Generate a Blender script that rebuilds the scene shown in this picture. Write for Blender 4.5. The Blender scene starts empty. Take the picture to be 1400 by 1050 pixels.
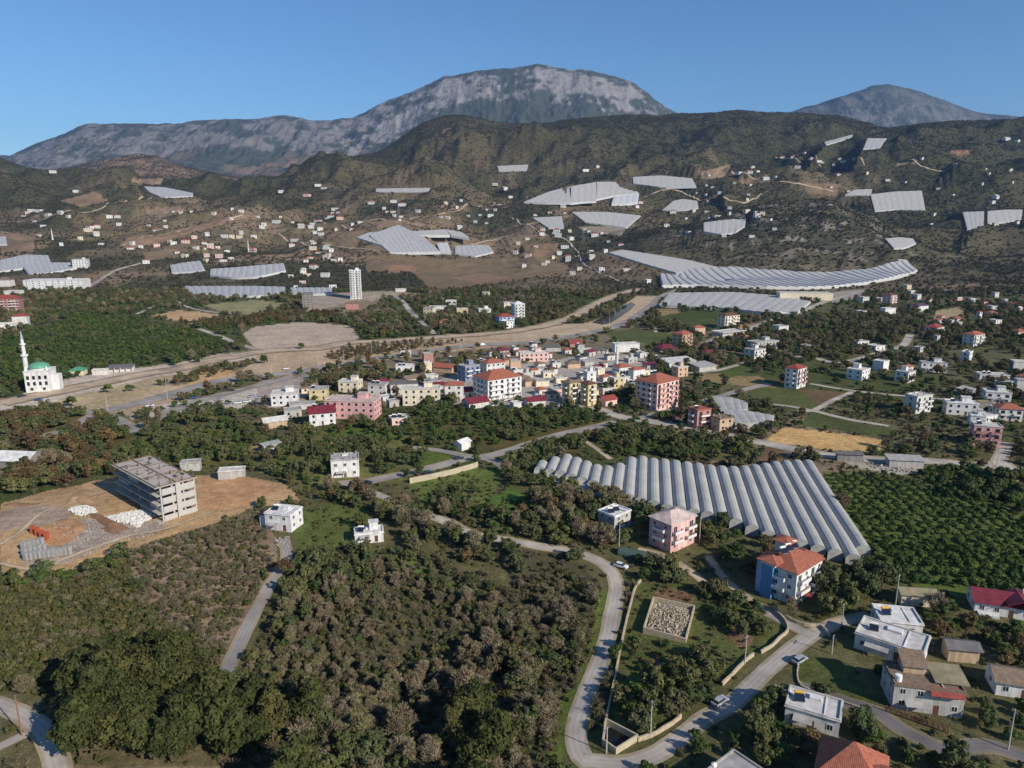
import bpy, math, random
import numpy as np
random.seed(7); RNG = np.random.default_rng(11)
R = math.radians
SC = bpy.context.scene
COL = SC.collection
# ------------------------------------------------------------------ camera model (pixels are those of a 1400x1050 frame)
F = 972.0; PITCH = R(13.0); HC = 100.0
CP, SP = math.cos(PITCH), math.sin(PITCH)
def ray(px, py):
    u = (np.asarray(px, float)-700)/F; v = (525-np.asarray(py, float))/F
    k = CP+v*SP
    return u/k, (v*CP-SP)/k                    # x/y and (z-HC)/y
def proj(x, y, z):
    d = y*CP-(z-HC)*SP; up = y*SP+(z-HC)*CP
    return 700+F*x/d, 525-F*up/d
# ------------------------------------------------------------------ noise
def vnoise(x, y, seed=0):
    x = np.asarray(x, float); y = np.asarray(y, float)
    xi = np.floor(x).astype(np.int64); yi = np.floor(y).astype(np.int64)
    fx = x-xi; fy = y-yi
    fx = fx*fx*(3-2*fx); fy = fy*fy*(3-2*fy)
    def h(a, b):
        n = (a*374761393+b*668265263+seed*974634777) & 0xffffffff
        n = ((n ^ (n >> 13))*1274126177) & 0xffffffff
        n = ((n ^ (n >> 16))*2246822519) & 0xffffffff
        return ((n ^ (n >> 15)) & 0xffffff)/float(0xffffff)
    a = h(xi, yi); b = h(xi+1, yi); c = h(xi, yi+1); d = h(xi+1, yi+1)
    return (a*(1-fx)+b*fx)*(1-fy)+(c*(1-fx)+d*fx)*fy
def fbm(x, y, sc, octv=4, seed=0, ridged=False):
    s = 0; a = 1; t = 0; f = 1/sc
    for o in range(octv):
        n = vnoise(np.asarray(x)*f+o*17.3, np.asarray(y)*f-o*9.1, seed+o)
        if ridged: n = 1-np.abs(2*n-1)
        s = s+a*n; t += a; a *= .5; f *= 2.03
    return s/t
def sstep(a, b, x):
    q = np.clip((x-a)/(b-a), 0, 1); return q*q*(3-2*q)
# ------------------------------------------------------------------ terrain: one height field over (x/y, y)
tm = np.linspace(-.86, .86, 1001)
tl = -.86-np.cumsum(np.linspace(.004, .12, 30)); tr = .86+np.cumsum(np.linspace(.004, .12, 30))
TT = np.concatenate([tl[::-1], tm, tr])
dep = np.radians(np.linspace(62, 5.8, 560))
YY = np.concatenate([100/np.tan(dep), np.geomspace(995, 3900, 300), np.geomspace(3950, 13500, 300)])
def sl_of_row(Y): return ray(700, Y)[1]
PC = np.array([-900, -300, 0, 150, 350, 500, 620, 700, 850, 1000, 1100, 1200, 1300, 1400, 1700, 2300.])
PD = np.array([900, 1150, 1400, 1700, 2050, 2500, 3000, 3500.])
PR = np.array([
 [412, 382, 362, 332, 305, 275, 240, 215],
 [412, 382, 362, 332, 305, 275, 244, 203],
 [412, 382, 359, 328, 300, 270, 244, 208],
 [412, 382, 359, 328, 300, 274, 256, 252],
 [412, 382, 360, 332, 304, 278, 262, 254],
 [412, 383, 362, 335, 303, 268, 240, 216],
 [412, 384, 364, 338, 302, 257, 215, 160],
 [412, 384, 364, 338, 302, 257, 215, 170],
 [412, 386, 366, 337, 300, 252, 207, 160],
 [412, 388, 372, 334, 292, 242, 197, 150],
 [412, 390, 376, 334, 290, 240, 198, 157],
 [412, 388, 370, 328, 284, 232, 190, 181],
 [410, 384, 360, 322, 282, 230, 178, 172],
 [408, 380, 354, 318, 278, 224, 172, 168],
 [408, 380, 354, 318, 278, 224, 172, 168],
 [408, 380, 354, 318, 278, 224, 172, 168]], float)
PS = sl_of_row(PR)                               # slopes
PT = (PC-700)/F/CP
def interp_tab(t, y):
    # bilinear in (t, y) with smooth t
    it = np.clip(np.searchsorted(PT, t)-1, 0, len(PT)-2); ft = np.clip((t-PT[it])/(PT[it+1]-PT[it]), 0, 1); ft = ft*ft*(3-2*ft)
    iy = np.clip(np.searchsorted(PD, y)-1, 0, len(PD)-2); fy = np.clip((y-PD[iy])/(PD[iy+1]-PD[iy]), 0, 1)
    Z = HC+PS*PD[None, :]
    a = Z[it, iy]*(1-ft)+Z[it+1, iy]*ft; b = Z[it, iy+1]*(1-ft)+Z[it+1, iy+1]*ft
    return a*(1-fy)+b*fy
RIDGES = [  # silhouette (px,py), crest distance, front foot distance, foot height, back width, exponent, relief
 ([(-400, 235), (-100, 240), (0, 219), (30, 207), (60, 196), (90, 184), (118, 174), (160, 172), (200, 173.5), (240, 173), (265, 168), (330, 166), (395, 162), (420, 166), (455, 169), (480, 165), (520, 146), (560, 130), (590, 118), (605, 110), (620, 106), (650, 101), (690, 99), (715, 96), (735, 92), (760, 96), (800, 100), (840, 106), (860, 114), (880, 128), (895, 140), (910, 150), (960, 175), (1050, 195), (1200, 210), (1500, 215)], 8000, 4700, 330, 2600, .92, 95),
 ([(800, 215), (950, 195), (1050, 166), (1095, 150), (1130, 141), (1160, 131), (1190, 122), (1215, 118), (1240, 123), (1270, 133), (1300, 143), (1330, 153), (1360, 159), (1400, 164), (1500, 175), (1800, 200)], 9500, 6000, 380, 2500, .95, 80),
 ([(-200, 240), (60, 236), (110, 226), (150, 216), (185, 210), (215, 213), (240, 224), (290, 236), (350, 250)], 4300, 3500, 250, 700, 1., 34),
 ([(700, 420), (1000, 330), (1090, 225), (1130, 200), (1180, 181), (1240, 171), (1300, 165), (1400, 163), (1600, 160), (2000, 160)], 3250, 2500, 210, 900, .9, 14),
]
RT = []
for pts, D, fd, fz, bw, ex, rel in RIDGES:
    a = np.array(pts, float); t, s = ray(a[:, 0], a[:, 1]); RT.append((t, HC+s*D, D, fd, fz, bw, ex, rel))
def gbump(x, y, px, py, rx, ry, h):
    t, s = ray(px, py); yy = -HC/s; xx = t*yy
    return h*np.exp(-((x-xx)/rx)**2-((y-yy)/ry)**2)
def height(t, y):
    x = t*y
    z = np.where(y < 900, 0.0, interp_tab(t, np.minimum(y, 3500)))
    z900 = HC+sl_of_row(412)*900
    z = np.where(y < 900, z900*sstep(560, 900, y), z)
    # near relief
    n1 = fbm(x, y, 60, 4, 3)-.5
    z = z+n1*3.0*(1-sstep(300, 520, y))
    z = z+(fbm(x, y, 140, 3, 5)-.5)*2.0*(1-sstep(900, 1100, y))
    z = z+gbump(x, y, 560, 880, 55, 38, -7)+gbump(x, y, 180, 1010, 40, 26, 3)+gbump(x, y, 130, 700, 60, 45, 3.5)+gbump(x, y, 270, 800, 40, 22, -2)
    # hills
    amp = sstep(980, 1900, y)*105*(.6+.8*sstep(1700, 3000, y))*(1-.8*sstep(3000, 3500, y))
    rn = fbm(x, y, 520, 5, 21, True); rn2 = fbm(x+300, y, 190, 3, 31)
    rn3 = fbm(x+90, y*.8, 85, 3, 41, True)
    z = z+amp*((rn-.62)*1.5+(rn2-.5)*.6+(rn3-.6)*.16)
    for bp, bd, brx, bry, bh in ((760, 2900, 320, 190, 60), (930, 2250, 190, 140, 42), (560, 2450, 240, 150, 46), (250, 2150, 300, 170, 40), (60, 2600, 350, 190, 55), (1330, 2150, 300, 180, 60), (430, 2950, 200, 190, 40), (640, 1750, 260, 120, 24), (1180, 2700, 240, 170, 50)):
        bt = (bp-700)/F/CP
        z = z+bh*np.exp(-((x-bt*bd+.35*(y-bd))/brx)**2-((y-bd)/bry)**2)
    # scrub hill behind the arc shaped greenhouse
    t0, _ = ray(1085, 330); x0 = t0*1560
    g = np.exp(-(np.abs((x-x0)/235))**2.4-(np.abs((y-1600)/250))**2.6)
    z = z+g*(80+30*(fbm(x, y, 90, 4, 77)-.5))
    # behind the middle hills
    zb = np.where(y > 3500, z+(210-z)*sstep(3500, 4700, y), z)
    z = zb
    for rt, rz, D, fd, fz, bw, ex, rel in RT:
        zc = np.interp(t, rt, rz)
        q = np.clip((y-fd)/(D-fd), 0, 1)
        qq = q**ex
        bm = np.sin(np.pi*np.clip(q, 0, 1))**.8
        front = fz+(zc-fz)*qq
        if rel > 40:   # limestone massif: steep upper cliff above a forested apron, cut by gullies
            cl = .36*np.clip(q/.55, 0, 1)+.10*sstep(.5, .62, q)+.54*sstep(.58, .97, q)**.8
            front = fz+(zc-fz)*cl
            gul = fbm(x*1.0, y*.35, 520, 5, 51, True)
            gul2 = fbm(x, y*.5, 150, 3, 61, True)
            gul3 = fbm(x, y*.8, 95, 4, 65, True)
            front = front+bm*rel*((gul-.66)*1.7+(gul2-.62)*.75+(gul3-.62)*.55)
        else:
            front = front+bm*rel*((fbm(x, y, 300, 4, 71, True)-.6)*2+(fbm(x, y, 110, 3, 73, True)-.6)*.8)
        if D == 3250: front = front-700*(1-sstep(.3, .42, t)); zc = zc-700*(1-sstep(.3, .42, t))
        b = np.clip((y-D)/bw, 0, 1)
        back = zc*(1-.55*b)
        zz = np.where(y < fd, -1e4, np.where(y <= D, front, back))
        z = np.maximum(z, zz)
    return z
GT, GY = np.meshgrid(TT, YY)                    # rows: y, cols: t
GZ = height(GT, GY)
GHS = '''pale greenhouse roof tapering up the slope left of the curved saw toothed greenhouse|p|832,347 880,362 925,375|850,343 940,357 985,368|9
flat pale greenhouse between the curved greenhouse and the cream hotel|p|900,420 985,424 1045,430 1085,434|915,403 1000,402 1060,407 1108,415|14
bluish greenhouse of many spans on the terrace above the white tower|b|533,348 565,348 602,347|505,324 545,310 580,327|12
left wing of the bluish terrace greenhouse above the white tower|b|487,326 508,333 526,338|502,320 520,318 538,311|6
pale strip greenhouse running right from the bluish terrace greenhouse|p|565,323 615,323|556,318 610,315|4
pale end strip of the terrace greenhouse pointing down to the right|p|617,323 642,327|610,315 632,319|3
small ribbed greenhouse with rounded white front right of the bluish terrace greenhouse|b|622,348 650,352 675,346|622,338 648,336 668,337|7
white sheds of film between the terrace greenhouse and the small ribbed one|w|602,347 617,348|597,335 612,334|2
broad grey greenhouse roof behind the long white hotel|b|40,378 72,374 102,369|32,366 65,361 96,361|9
long grey greenhouse at the left edge behind the hotel|b|0,373 36,368 70,361|0,358 34,350 66,351|9
small bluish greenhouse cut by the left edge on the brown slope|b|-14,336 10,336|-14,325 8,325|3
left one of the two white fringed greenhouses in the left valley|b|235,376 262,375 281,373|233,366 255,362 274,360|6
right one of the two white fringed greenhouses in the left valley|b|287,378 320,382 350,381 391,372|288,370 320,368 352,365 388,362|12
low pale greenhouse strip below the white fringed pair|b|262,405 300,407 345,408 392,405|252,394 300,394 350,394 390,395|14
short pale greenhouse strip beside the grey unfinished block|b|398,405 455,404|397,396 454,396|7
grey greenhouse far left on the slope beside the ochre field|b|205,264 222,271 264,269|197,256 225,257 264,265|7
left wing of the great white greenhouse on the central hillside|p|716,278 748,279 780,279|750,264 765,260 781,257|6
tall middle wing of the great white greenhouse on the central hillside|p|780,279 797,277 815,276|781,256 798,253 815,250|4
right wing of the great white greenhouse on the central hillside|p|815,275 838,270 870,267|816,251 842,251 868,258|6
white lower annex of the great white greenhouse on the central hillside|w|836,281 855,281 872,279|840,268 858,265 874,263|4
long pale greenhouse high behind the great white greenhouse|p|866,252 905,257 952,256|865,243 905,241 946,245|9
small grey greenhouse below the left wing of the great white greenhouse|p|750,313 771,313|728,299 768,297|4
wedge shaped grey greenhouse below the great white greenhouse|p|800,305 832,309 856,313|782,291 830,291 876,296|8
white bent greenhouse right of the great white greenhouse|p|906,288 930,289 955,286|920,276 934,273 953,276|5
grey striped greenhouse on the slope above the scrub hill|p|962,318 985,322 1004,320|962,306 985,303 1005,301|5
narrow grey greenhouse right of the striped one above the scrub hill|p|1005,319 1018,311|1004,302 1020,301|2
white greenhouse wing left of the large one on the right wooded hillside|p|1155,269 1190,270|1168,262 1192,261|4
large white greenhouse on the right wooded hillside|p|1196,290 1230,287 1265,288|1190,267 1225,263 1260,262|8
left one of the two white greenhouses near the right edge|p|1322,317 1344,315|1316,293 1345,292|4
right one of the two white greenhouses near the right edge|p|1350,307 1375,305 1396,301|1350,290 1375,288 1398,288|5
thin white greenhouse strip climbing the right skyline ridge|p|1129,199 1148,194 1168,187|1127,195 1146,190 1165,185|3
white greenhouse patch at the top of the right skyline ridge|p|1180,205 1203,203|1186,190 1212,190|3
small grey greenhouse on the high slope right of the dark conical hill|p|682,235 720,234|680,228 722,226|4
thin pale greenhouse strip on the slope left of the dark conical hill|p|514,263 585,263|514,259 588,258|5
low pale greenhouse at the foot of the far right wood|p|1222,341 1236,341 1252,334|1210,328 1230,326 1248,328|5
grey greenhouse behind the coral red block|q|1005,586 1030,585 1057,583|985,566 1020,568 1058,575|5
grey greenhouse wing reaching up toward the eastern fields|q|985,568 1005,568 1022,566|972,548 1000,549 1022,556|4'''
# cut and fill: every hillside greenhouse stands on a level made for it
def zat0(x, y):
    t = x/y; i = np.clip(np.searchsorted(YY, y)-1, 0, len(YY)-2); j = np.clip(np.searchsorted(TT, t)-1, 0, len(TT)-2)
    return GZ[i, j]
def first_hit(px, py):
    t, s = ray(px, py); j = int(np.clip(np.searchsorted(TT, float(t)), 0, len(TT)-1)); k = np.nonzero((GZ[:, j]-HC)/YY >= float(s))[0]; y = YY[int(k[0])] if len(k) else YY[-1]
    return float(t)*y, float(y), HC+float(s)*y
GHPLANE = {}
GX = GT*GY
for l_ in GHS.splitlines():
    q_ = l_.split('|'); fr_ = [tuple(map(float, p_.split(','))) for p_ in q_[2].split()]; bk_ = [tuple(map(float, p_.split(','))) for p_ in q_[3].split()]
    po_ = np.array(fr_+bk_[::-1]); ce_ = po_.mean(axis=0)
    if ce_[1] > 400: continue
    xc, yc, zc_ = first_hit(*ce_); sy_ = float(np.clip((zat0(xc, yc+120)-zat0(xc, yc-120))/240, .19, .30)); sx_ = float(np.clip((zat0(xc+80, yc)-zat0(xc-80, yc))/160, -.06, .06))
    def onp(p_):
        t_, s_ = ray(*p_); y_ = (zc_-HC-sx_*xc-sy_*yc)/(float(s_)-sx_*float(t_)-sy_); return np.array([float(t_)*y_, y_])
    GHPLANE[q_[0]] = (np.array([onp(p_) for p_ in fr_]), np.array([onp(p_) for p_ in bk_]), (sx_, sy_, zc_-sx_*xc-sy_*yc))
    wp_ = np.vstack([GHPLANE[q_[0]][0], GHPLANE[q_[0]][1][::-1]]); wc_ = wp_.mean(axis=0); rad = np.max(np.linalg.norm(wp_-wc_, axis=1))*2.6
    idx_ = np.nonzero((np.abs(GX-wc_[0]) < rad) & (np.abs(GY-wc_[1]) < rad)); X_, Y_, Z_ = GX[idx_], GY[idx_], GZ[idx_]
    def ins(g):
        r_ = np.zeros(len(X_), bool); P_ = wc_+(wp_-wc_)*g; n_ = len(P_)
        for k_ in range(n_):
            (x1, y1), (x2, y2) = P_[k_], P_[(k_+1) % n_]
            if y1 == y2: continue
            r_ ^= ((y1 > Y_) != (y2 > Y_)) & (X_ < (x2-x1)*(Y_-y1)/(y2-y1)+x1)
        return r_
    pl_ = X_*sx_+Y_*sy_+zc_-sx_*xc-sy_*yc; wt_ = np.mean([ins(g_) for g_ in (1.12, 1.3, 1.5, 1.7, 1.95, 2.2, 2.5)], axis=0); wt_ = wt_*wt_*(3-2*wt_)
    zn_ = wt_*(pl_-.3)+(1-wt_)*Z_
    GZ[idx_] = np.where((Y_ < wc_[1]) & (wt_ > 0), np.minimum(zn_, pl_+5*(1-wt_)), zn_)
def zat(x, y):
    x = np.asarray(x, float); y = np.maximum(np.asarray(y, float), YY[0]+.01)
    t = x/y
    i = np.clip(np.searchsorted(YY, y)-1, 0, len(YY)-2); j = np.clip(np.searchsorted(TT, t)-1, 0, len(TT)-2)
    fy = (y-YY[i])/(YY[i+1]-YY[i]); ft = np.clip((t-TT[j])/(TT[j+1]-TT[j]), 0, 1)
    return (GZ[i, j]*(1-ft)+GZ[i, j+1]*ft)*(1-fy)+(GZ[i+1, j]*(1-ft)+GZ[i+1, j+1]*ft)*fy
def P(px, py):
    """the point of the ground seen at a pixel"""
    t, s = ray(px, py); t = float(t); s = float(s)
    j = int(np.clip(np.searchsorted(TT, t)-1, 0, len(TT)-2)); ft = (t-TT[j])/(TT[j+1]-TT[j])
    c = GZ[:, j]*(1-ft)+GZ[:, j+1]*ft
    sl = (c-HC)/YY-s
    k = np.nonzero(sl >= 0)[0]
    i = int(k[0]) if len(k) else len(YY)-1
    if i == 0: y = YY[0]
    else:
        a, b = sl[i-1], sl[i]; y = YY[i-1]+(YY[i]-YY[i-1])*(-a/(b-a)) if b > a else YY[i]
    return t*y, float(y), HC+s*y if i else float(c[0])
def scale_at(px, py):
    x, y, z = P(px, py); return F/(y*CP-(z-HC)*SP)
def inpoly(px, py, poly):
    px = np.asarray(px); py = np.asarray(py); r = np.zeros(px.shape, bool)
    n = len(poly)
    for k in range(n):
        x1, y1 = poly[k]; x2, y2 = poly[(k+1) % n]
        if y1 == y2: continue
        c = ((y1 > py) != (y2 > py)) & (px < (x2-x1)*(py-y1)/(y2-y1)+x1)
        r ^= c
    return r
def pl(s):                                       # "x,y x,y" -> list of tuples
    return [tuple(map(float, q.split(','))) for q in s.split()]
# ------------------------------------------------------------------ mesh helpers
class MB:
    def __init__(s): s.v = []; s.f = []; s.m = []; s.mi = 0
    def face(s, pts):
        b = len(s.v); s.v += [tuple(p) for p in pts]; s.f.append(tuple(range(b, b+len(pts)))); s.m.append(s.mi); return s
    def hexa(s, lo, hi):                         # lo: 4 pts ccw from above, hi: 4 pts
        b = len(s.v); s.v += [tuple(p) for p in lo]+[tuple(p) for p in hi]
        for q in ((3, 2, 1, 0), (4, 5, 6, 7), (0, 1, 5, 4), (1, 2, 6, 5), (2, 3, 7, 6), (3, 0, 4, 7)):
            s.f.append(tuple(b+i for i in q)); s.m.append(s.mi)
        return s
    def box(s, x0, x1, y0, y1, z0, z1):
        return s.hexa([(x0, y0, z0), (x1, y0, z0), (x1, y1, z0), (x0, y1, z0)], [(x0, y0, z1), (x1, y0, z1), (x1, y1, z1), (x0, y1, z1)])
    def cyl(s, x, y, z0, z1, r0, r1=None, n=8, cap=True):
        r1 = r0 if r1 is None else r1; b = len(s.v)
        for z, r in ((z0, r0), (z1, r1)):
            s.v += [(x+r*math.cos(2*math.pi*k/n), y+r*math.sin(2*math.pi*k/n), z) for k in range(n)]
        for k in range(n):
            s.f.append((b+k, b+(k+1) % n, b+n+(k+1) % n, b+n+k)); s.m.append(s.mi)
        if cap:
            s.f.append(tuple(b+n+k for k in range(n))); s.m.append(s.mi)
        return s
    def tube(s, p, q, r0, r1=None, n=6):
        r1 = r0 if r1 is None else r1
        p = np.array(p, float); q = np.array(q, float); d = q-p; L = np.linalg.norm(d) or 1; d /= L
        a = np.cross(d, (0, 0, 1.)) if abs(d[2]) < .95 else np.cross(d, (1., 0, 0)); a /= np.linalg.norm(a); c = np.cross(d, a)
        b = len(s.v)
        for o, r in ((p, r0), (q, r1)):
            for k in range(n):
                w = 2*math.pi*k/n; s.v.append(tuple(o+a*r*math.cos(w)+c*r*math.sin(w)))
        for k in range(n):
            s.f.append((b+k, b+(k+1) % n, b+n+(k+1) % n, b+n+k)); s.m.append(s.mi)
        s.f.append(tuple(b+n+k for k in range(n))); s.m.append(s.mi)
        return s
    def lathe(s, x, y, prof, n=14):              # prof: (r, z)
        b = len(s.v)
        for r, z in prof:
            s.v += [(x+r*math.cos(2*math.pi*k/n), y+r*math.sin(2*math.pi*k/n), z) for k in range(n)]
        for i in range(len(prof)-1):
            for k in range(n):
                s.f.append((b+i*n+k, b+i*n+(k+1) % n, b+(i+1)*n+(k+1) % n, b+(i+1)*n+k)); s.m.append(s.mi)
        return s
    def mesh(s, name, mats):
        me = bpy.data.meshes.new(name); me.from_pydata(s.v, [], s.f); me.update()
        for m in (mats if isinstance(mats, (list, tuple)) else [mats]): me.materials.append(m)
        if any(s.m): me.polygons.foreach_set('material_index', s.m)
        return me
    def build(s, name, mats, parent=None): return link(name, s.mesh(name, mats), parent)
def link(name, data, parent=None):
    o = bpy.data.objects.new(name, data); COL.objects.link(o)
    if parent is not None: o.parent = parent
    return o
def tag(o, label=None, cat=None, group=None, kind=None):
    if label: o['label'] = label
    if cat: o['category'] = cat
    if group: o['group'] = group
    if kind: o['kind'] = kind
    return o
def thing(name, label, cat, loc=(0, 0, 0), rz=0, group=None):
    o = link(name, None); o.location = loc; o.rotation_euler = (0, 0, rz); o.empty_display_size = .5
    return tag(o, label, cat, group)
# ------------------------------------------------------------------ materials
MATS = {}
def nt(name):
    m = bpy.data.materials.new(name); m.use_nodes = True; t = m.node_tree; b = t.nodes['Principled BSDF']
    return m, t, b
def hexc(h):
    h = h.lstrip('#'); c = [int(h[i:i+2], 16)/255 for i in (0, 2, 4)]
    return tuple(((v/12.92) if v <= .04045 else ((v+.055)/1.055)**2.4) for v in c)
def mat(name, col, rough=.85, var=.18, sc=.6, metal=0, detail=5, dirt=None, spec=.3):
    if name in MATS: return MATS[name]
    if isinstance(col, str): col = hexc(col)
    m, t, b = nt(name); N = t.nodes; L = t.links
    tc = N.new('ShaderNodeTexCoord'); no = N.new('ShaderNodeTexNoise'); no.inputs['Scale'].default_value = sc; no.inputs['Detail'].default_value = detail
    L.new(tc.outputs['Object'], no.inputs['Vector'])
    r = N.new('ShaderNodeValToRGB'); r.color_ramp.elements[0].position = .3; r.color_ramp.elements[1].position = .7
    r.color_ramp.elements[0].color = (*[c*(1-var) for c in (dirt or col)], 1); r.color_ramp.elements[1].color = (*[min(1, c*(1+var*.6)) for c in col], 1)
    L.new(no.outputs['Fac'], r.inputs['Fac']); L.new(r.outputs['Color'], b.inputs['Base Color'])
    b.inputs['Roughness'].default_value = rough; b.inputs['Metallic'].default_value = metal; b.inputs['Specular IOR Level'].default_value = spec
    MATS[name] = m; return m
# ------------------------------------------------------------------ land cover (albedo of the ground itself), polygons seen on the ground
LAND = [l.split('|') for l in '''
5e5a3a|0,1050 0,880 60,840 330,690 400,660 720,640 1190,780 1400,820 1400,1050
8a7263|175,755 215,740 280,722 350,700 365,700 375,740 380,790 350,840 322,890 300,935 280,915 240,860 185,800
545233|0,790 90,780 130,765 170,765 180,800 215,840 260,880 230,900 120,935 80,955 0,940
4b4634|300,1050 310,960 340,900 375,830 400,770 430,745 540,755 600,770 690,800 700,745 760,760 800,775 822,800 818,860 800,920 775,965 760,1050
a3906f|0,545 35,538 85,520 150,505 245,497 350,478 440,470 640,458 700,455 700,472 600,478 500,492 430,507 350,517 300,523 240,540 190,555 140,570 60,600 0,580
a58662|0,686 100,664 160,654 200,650 265,650 300,648 350,652 385,660 415,685 390,692 365,692 350,694 320,704 275,722 215,738 175,756 125,766 87,783 25,791 0,781
8f7d6d|0,700 60,690 95,695 90,712 40,722 0,730
8c8075|80,712 180,706 230,716 210,730 150,742 95,770 30,772 22,740 60,735
a67a55|55,718 75,716 110,722 105,738 80,748 65,745
a8815e|270,655 350,655 380,668 340,690 280,700 268,690
586330|405,700 450,688 500,697 482,745 430,746 405,772
526c2e|655,690 700,664 735,690 692,713 650,706
5f6a34|560,662 640,640 690,642 665,690 640,705 580,700
4a5c2c|595,790 650,800 672,815 640,832 600,817
566a34|500,748 540,755 580,775 600,790 560,780
5a5f33|870,800 900,795 960,800 1010,820 1070,860 1040,895 990,935 930,980 890,1008 850,1000 832,985 845,930 860,850
5f6c30|822,800 836,812 820,870 808,905 790,947 780,985 775,1050 752,1050 765,965 795,915 812,860
7c5f48|888,812 905,800 945,808 950,825 900,818
82654d|1000,855 1030,855 1030,885 1015,890 995,872
7f5e48|892,897 903,895 903,915 890,913
53592e|1090,905 1115,895 1150,905 1195,940 1215,965 1180,962 1095,940
5a6630|1125,645 1165,648 1230,655 1280,675 1400,705 1400,815 1320,820 1230,800 1190,765 1185,750
59502f|560,565 640,555 720,550 800,560 835,575 790,585 720,605 680,615 620,615 570,600
5d5532|695,625 780,600 800,612 770,625 735,640 700,650
57522f|815,598 845,580 900,588 1000,605 1045,615 1030,632 960,630 900,625 850,625
5c5232|0,575 60,560 130,565 175,580 180,600 120,625 60,625 0,610
63602f|160,615 230,585 340,580 370,600 330,630 270,640 230,630 165,630
a08465|325,612 350,603 375,606 350,618 330,620
6b6a3c|360,600 560,575 560,660 420,665 350,645
8f7450|425,612 450,598 490,598 475,612 430,618
5b6e30|465,584 530,582 525,596 470,597
5a692f|560,612 600,615 625,632 600,640 560,640
ad9a86|330,455 350,447 410,440 480,445 492,462 470,470 437,484 380,480 350,478
b09a80|700,452 740,445 800,442 830,432 870,405 905,404 890,420 860,443 835,451 775,463 700,473
6e5d48|437,490 480,473 572,467 640,468 570,479 480,494
a78f74|330,482 440,470 700,452 700,472 560,486 430,508 340,520 250,545 180,575 160,556 240,520 320,498
756a52|290,500 330,490 352,496 300,515 255,525 215,528
b28e64|262,511 285,504 318,506 305,520 258,526
b3a494|0,545 35,538 85,520 150,505 190,503 245,497 290,487 350,478 350,490 290,500 240,510 150,530 90,542 60,558 0,572
47502a|0,535 0,460 120,430 190,435 260,450 318,472 250,490 190,500 130,508 85,520 35,528
58562c|262,443 350,430 400,427 460,425 480,440 410,438 350,446 300,455
b4926c|205,432 247,424 307,431 262,443
86805a|275,417 350,410 400,415 350,431 312,429
8d7b64|350,440 420,424 500,405 560,400 590,402 560,408 540,403 525,408 500,425 480,426 440,424
a59683|430,402 520,398 560,398 545,408 480,412 440,424 420,424
a59683|560,395 500,405 505,412 540,404
7c6a50|500,350 540,350 620,355 760,350 780,370 700,385 640,392 590,395 560,370 500,372
a0714d|535,362 565,362 570,372 530,374
9d7350|620,380 660,373 700,380 650,388
98704e|720,335 762,332 765,345 735,352 715,347
485229|905,425 990,428 1000,445 960,452 895,440
86704f|895,423 925,420 930,427 905,432
4f5a30|830,456 870,448 930,458 900,472 840,466
9a7f5a|1010,440 1040,450 1010,458
575c32|1010,535 1060,525 1085,530 1125,558 1110,561 1050,552
6a5840|1085,530 1165,537 1125,558
ba9560|1072,584 1212,602 1202,619 1157,618 1100,611 1045,604
6d5842|1045,612 1070,612 1078,630 1050,632 1035,628
4b542b|1120,560 1160,575 1230,590 1215,600 1085,580
86734f|960,510 1040,515 1060,530 1000,526 950,520
505c2e|985,505 1020,500 1030,512 990,515
9a9083|1140,618 1200,628 1260,632 1255,648 1230,650 1180,640 1140,628
9c8a6a|1280,425 1310,420 1325,428 1300,440 1275,440
a69c90|1130,402 1150,398 1192,395 1175,407 1140,415
9e9589|600,520 660,500 740,495 830,480 880,490 900,515 860,525 800,540 720,556 640,556 600,545
a09083|340,530 360,520 420,515 420,545 380,560 350,550
b1a697|270,545 350,527 350,545 330,558 275,566 200,570 205,556
8f6f4e|0,322 25,318 50,325 45,345 0,345
9c7b57|195,345 240,340 245,352 200,356
a97e58|165,335 230,318 330,293 335,297 240,325 175,342
a57b57|175,325 210,320 205,335 165,335
b39068|175,245 225,243 220,253 190,252
a78663|200,285 245,282 255,290 200,295
a27d5a|80,275 130,262 150,275 110,283
b08b67|950,236 1000,225 990,243 965,245
a1855f|950,240 985,235 980,242
9a7a5c|1010,245 1050,240 1045,250 1015,252
95754f|1100,250 1150,252 1145,268 1105,265
b37a55|1300,205 1330,205 1320,212 1300,210
a0886a|1220,225 1255,220 1250,224
a17e56|505,305 545,300 560,306 520,312
93744f|455,318 500,315 485,340 440,335
b39b80|790,310 860,308 850,322 800,318
'''.strip().splitlines()]
LAND = [(np.array(hexc(c))*(1.22 if .15 < np.mean(hexc(c)) and np.array(pl(p))[:, 1].min() > 400 else 1), pl(p)) for c, p in LAND]
HARD_FROM = 4
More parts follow.
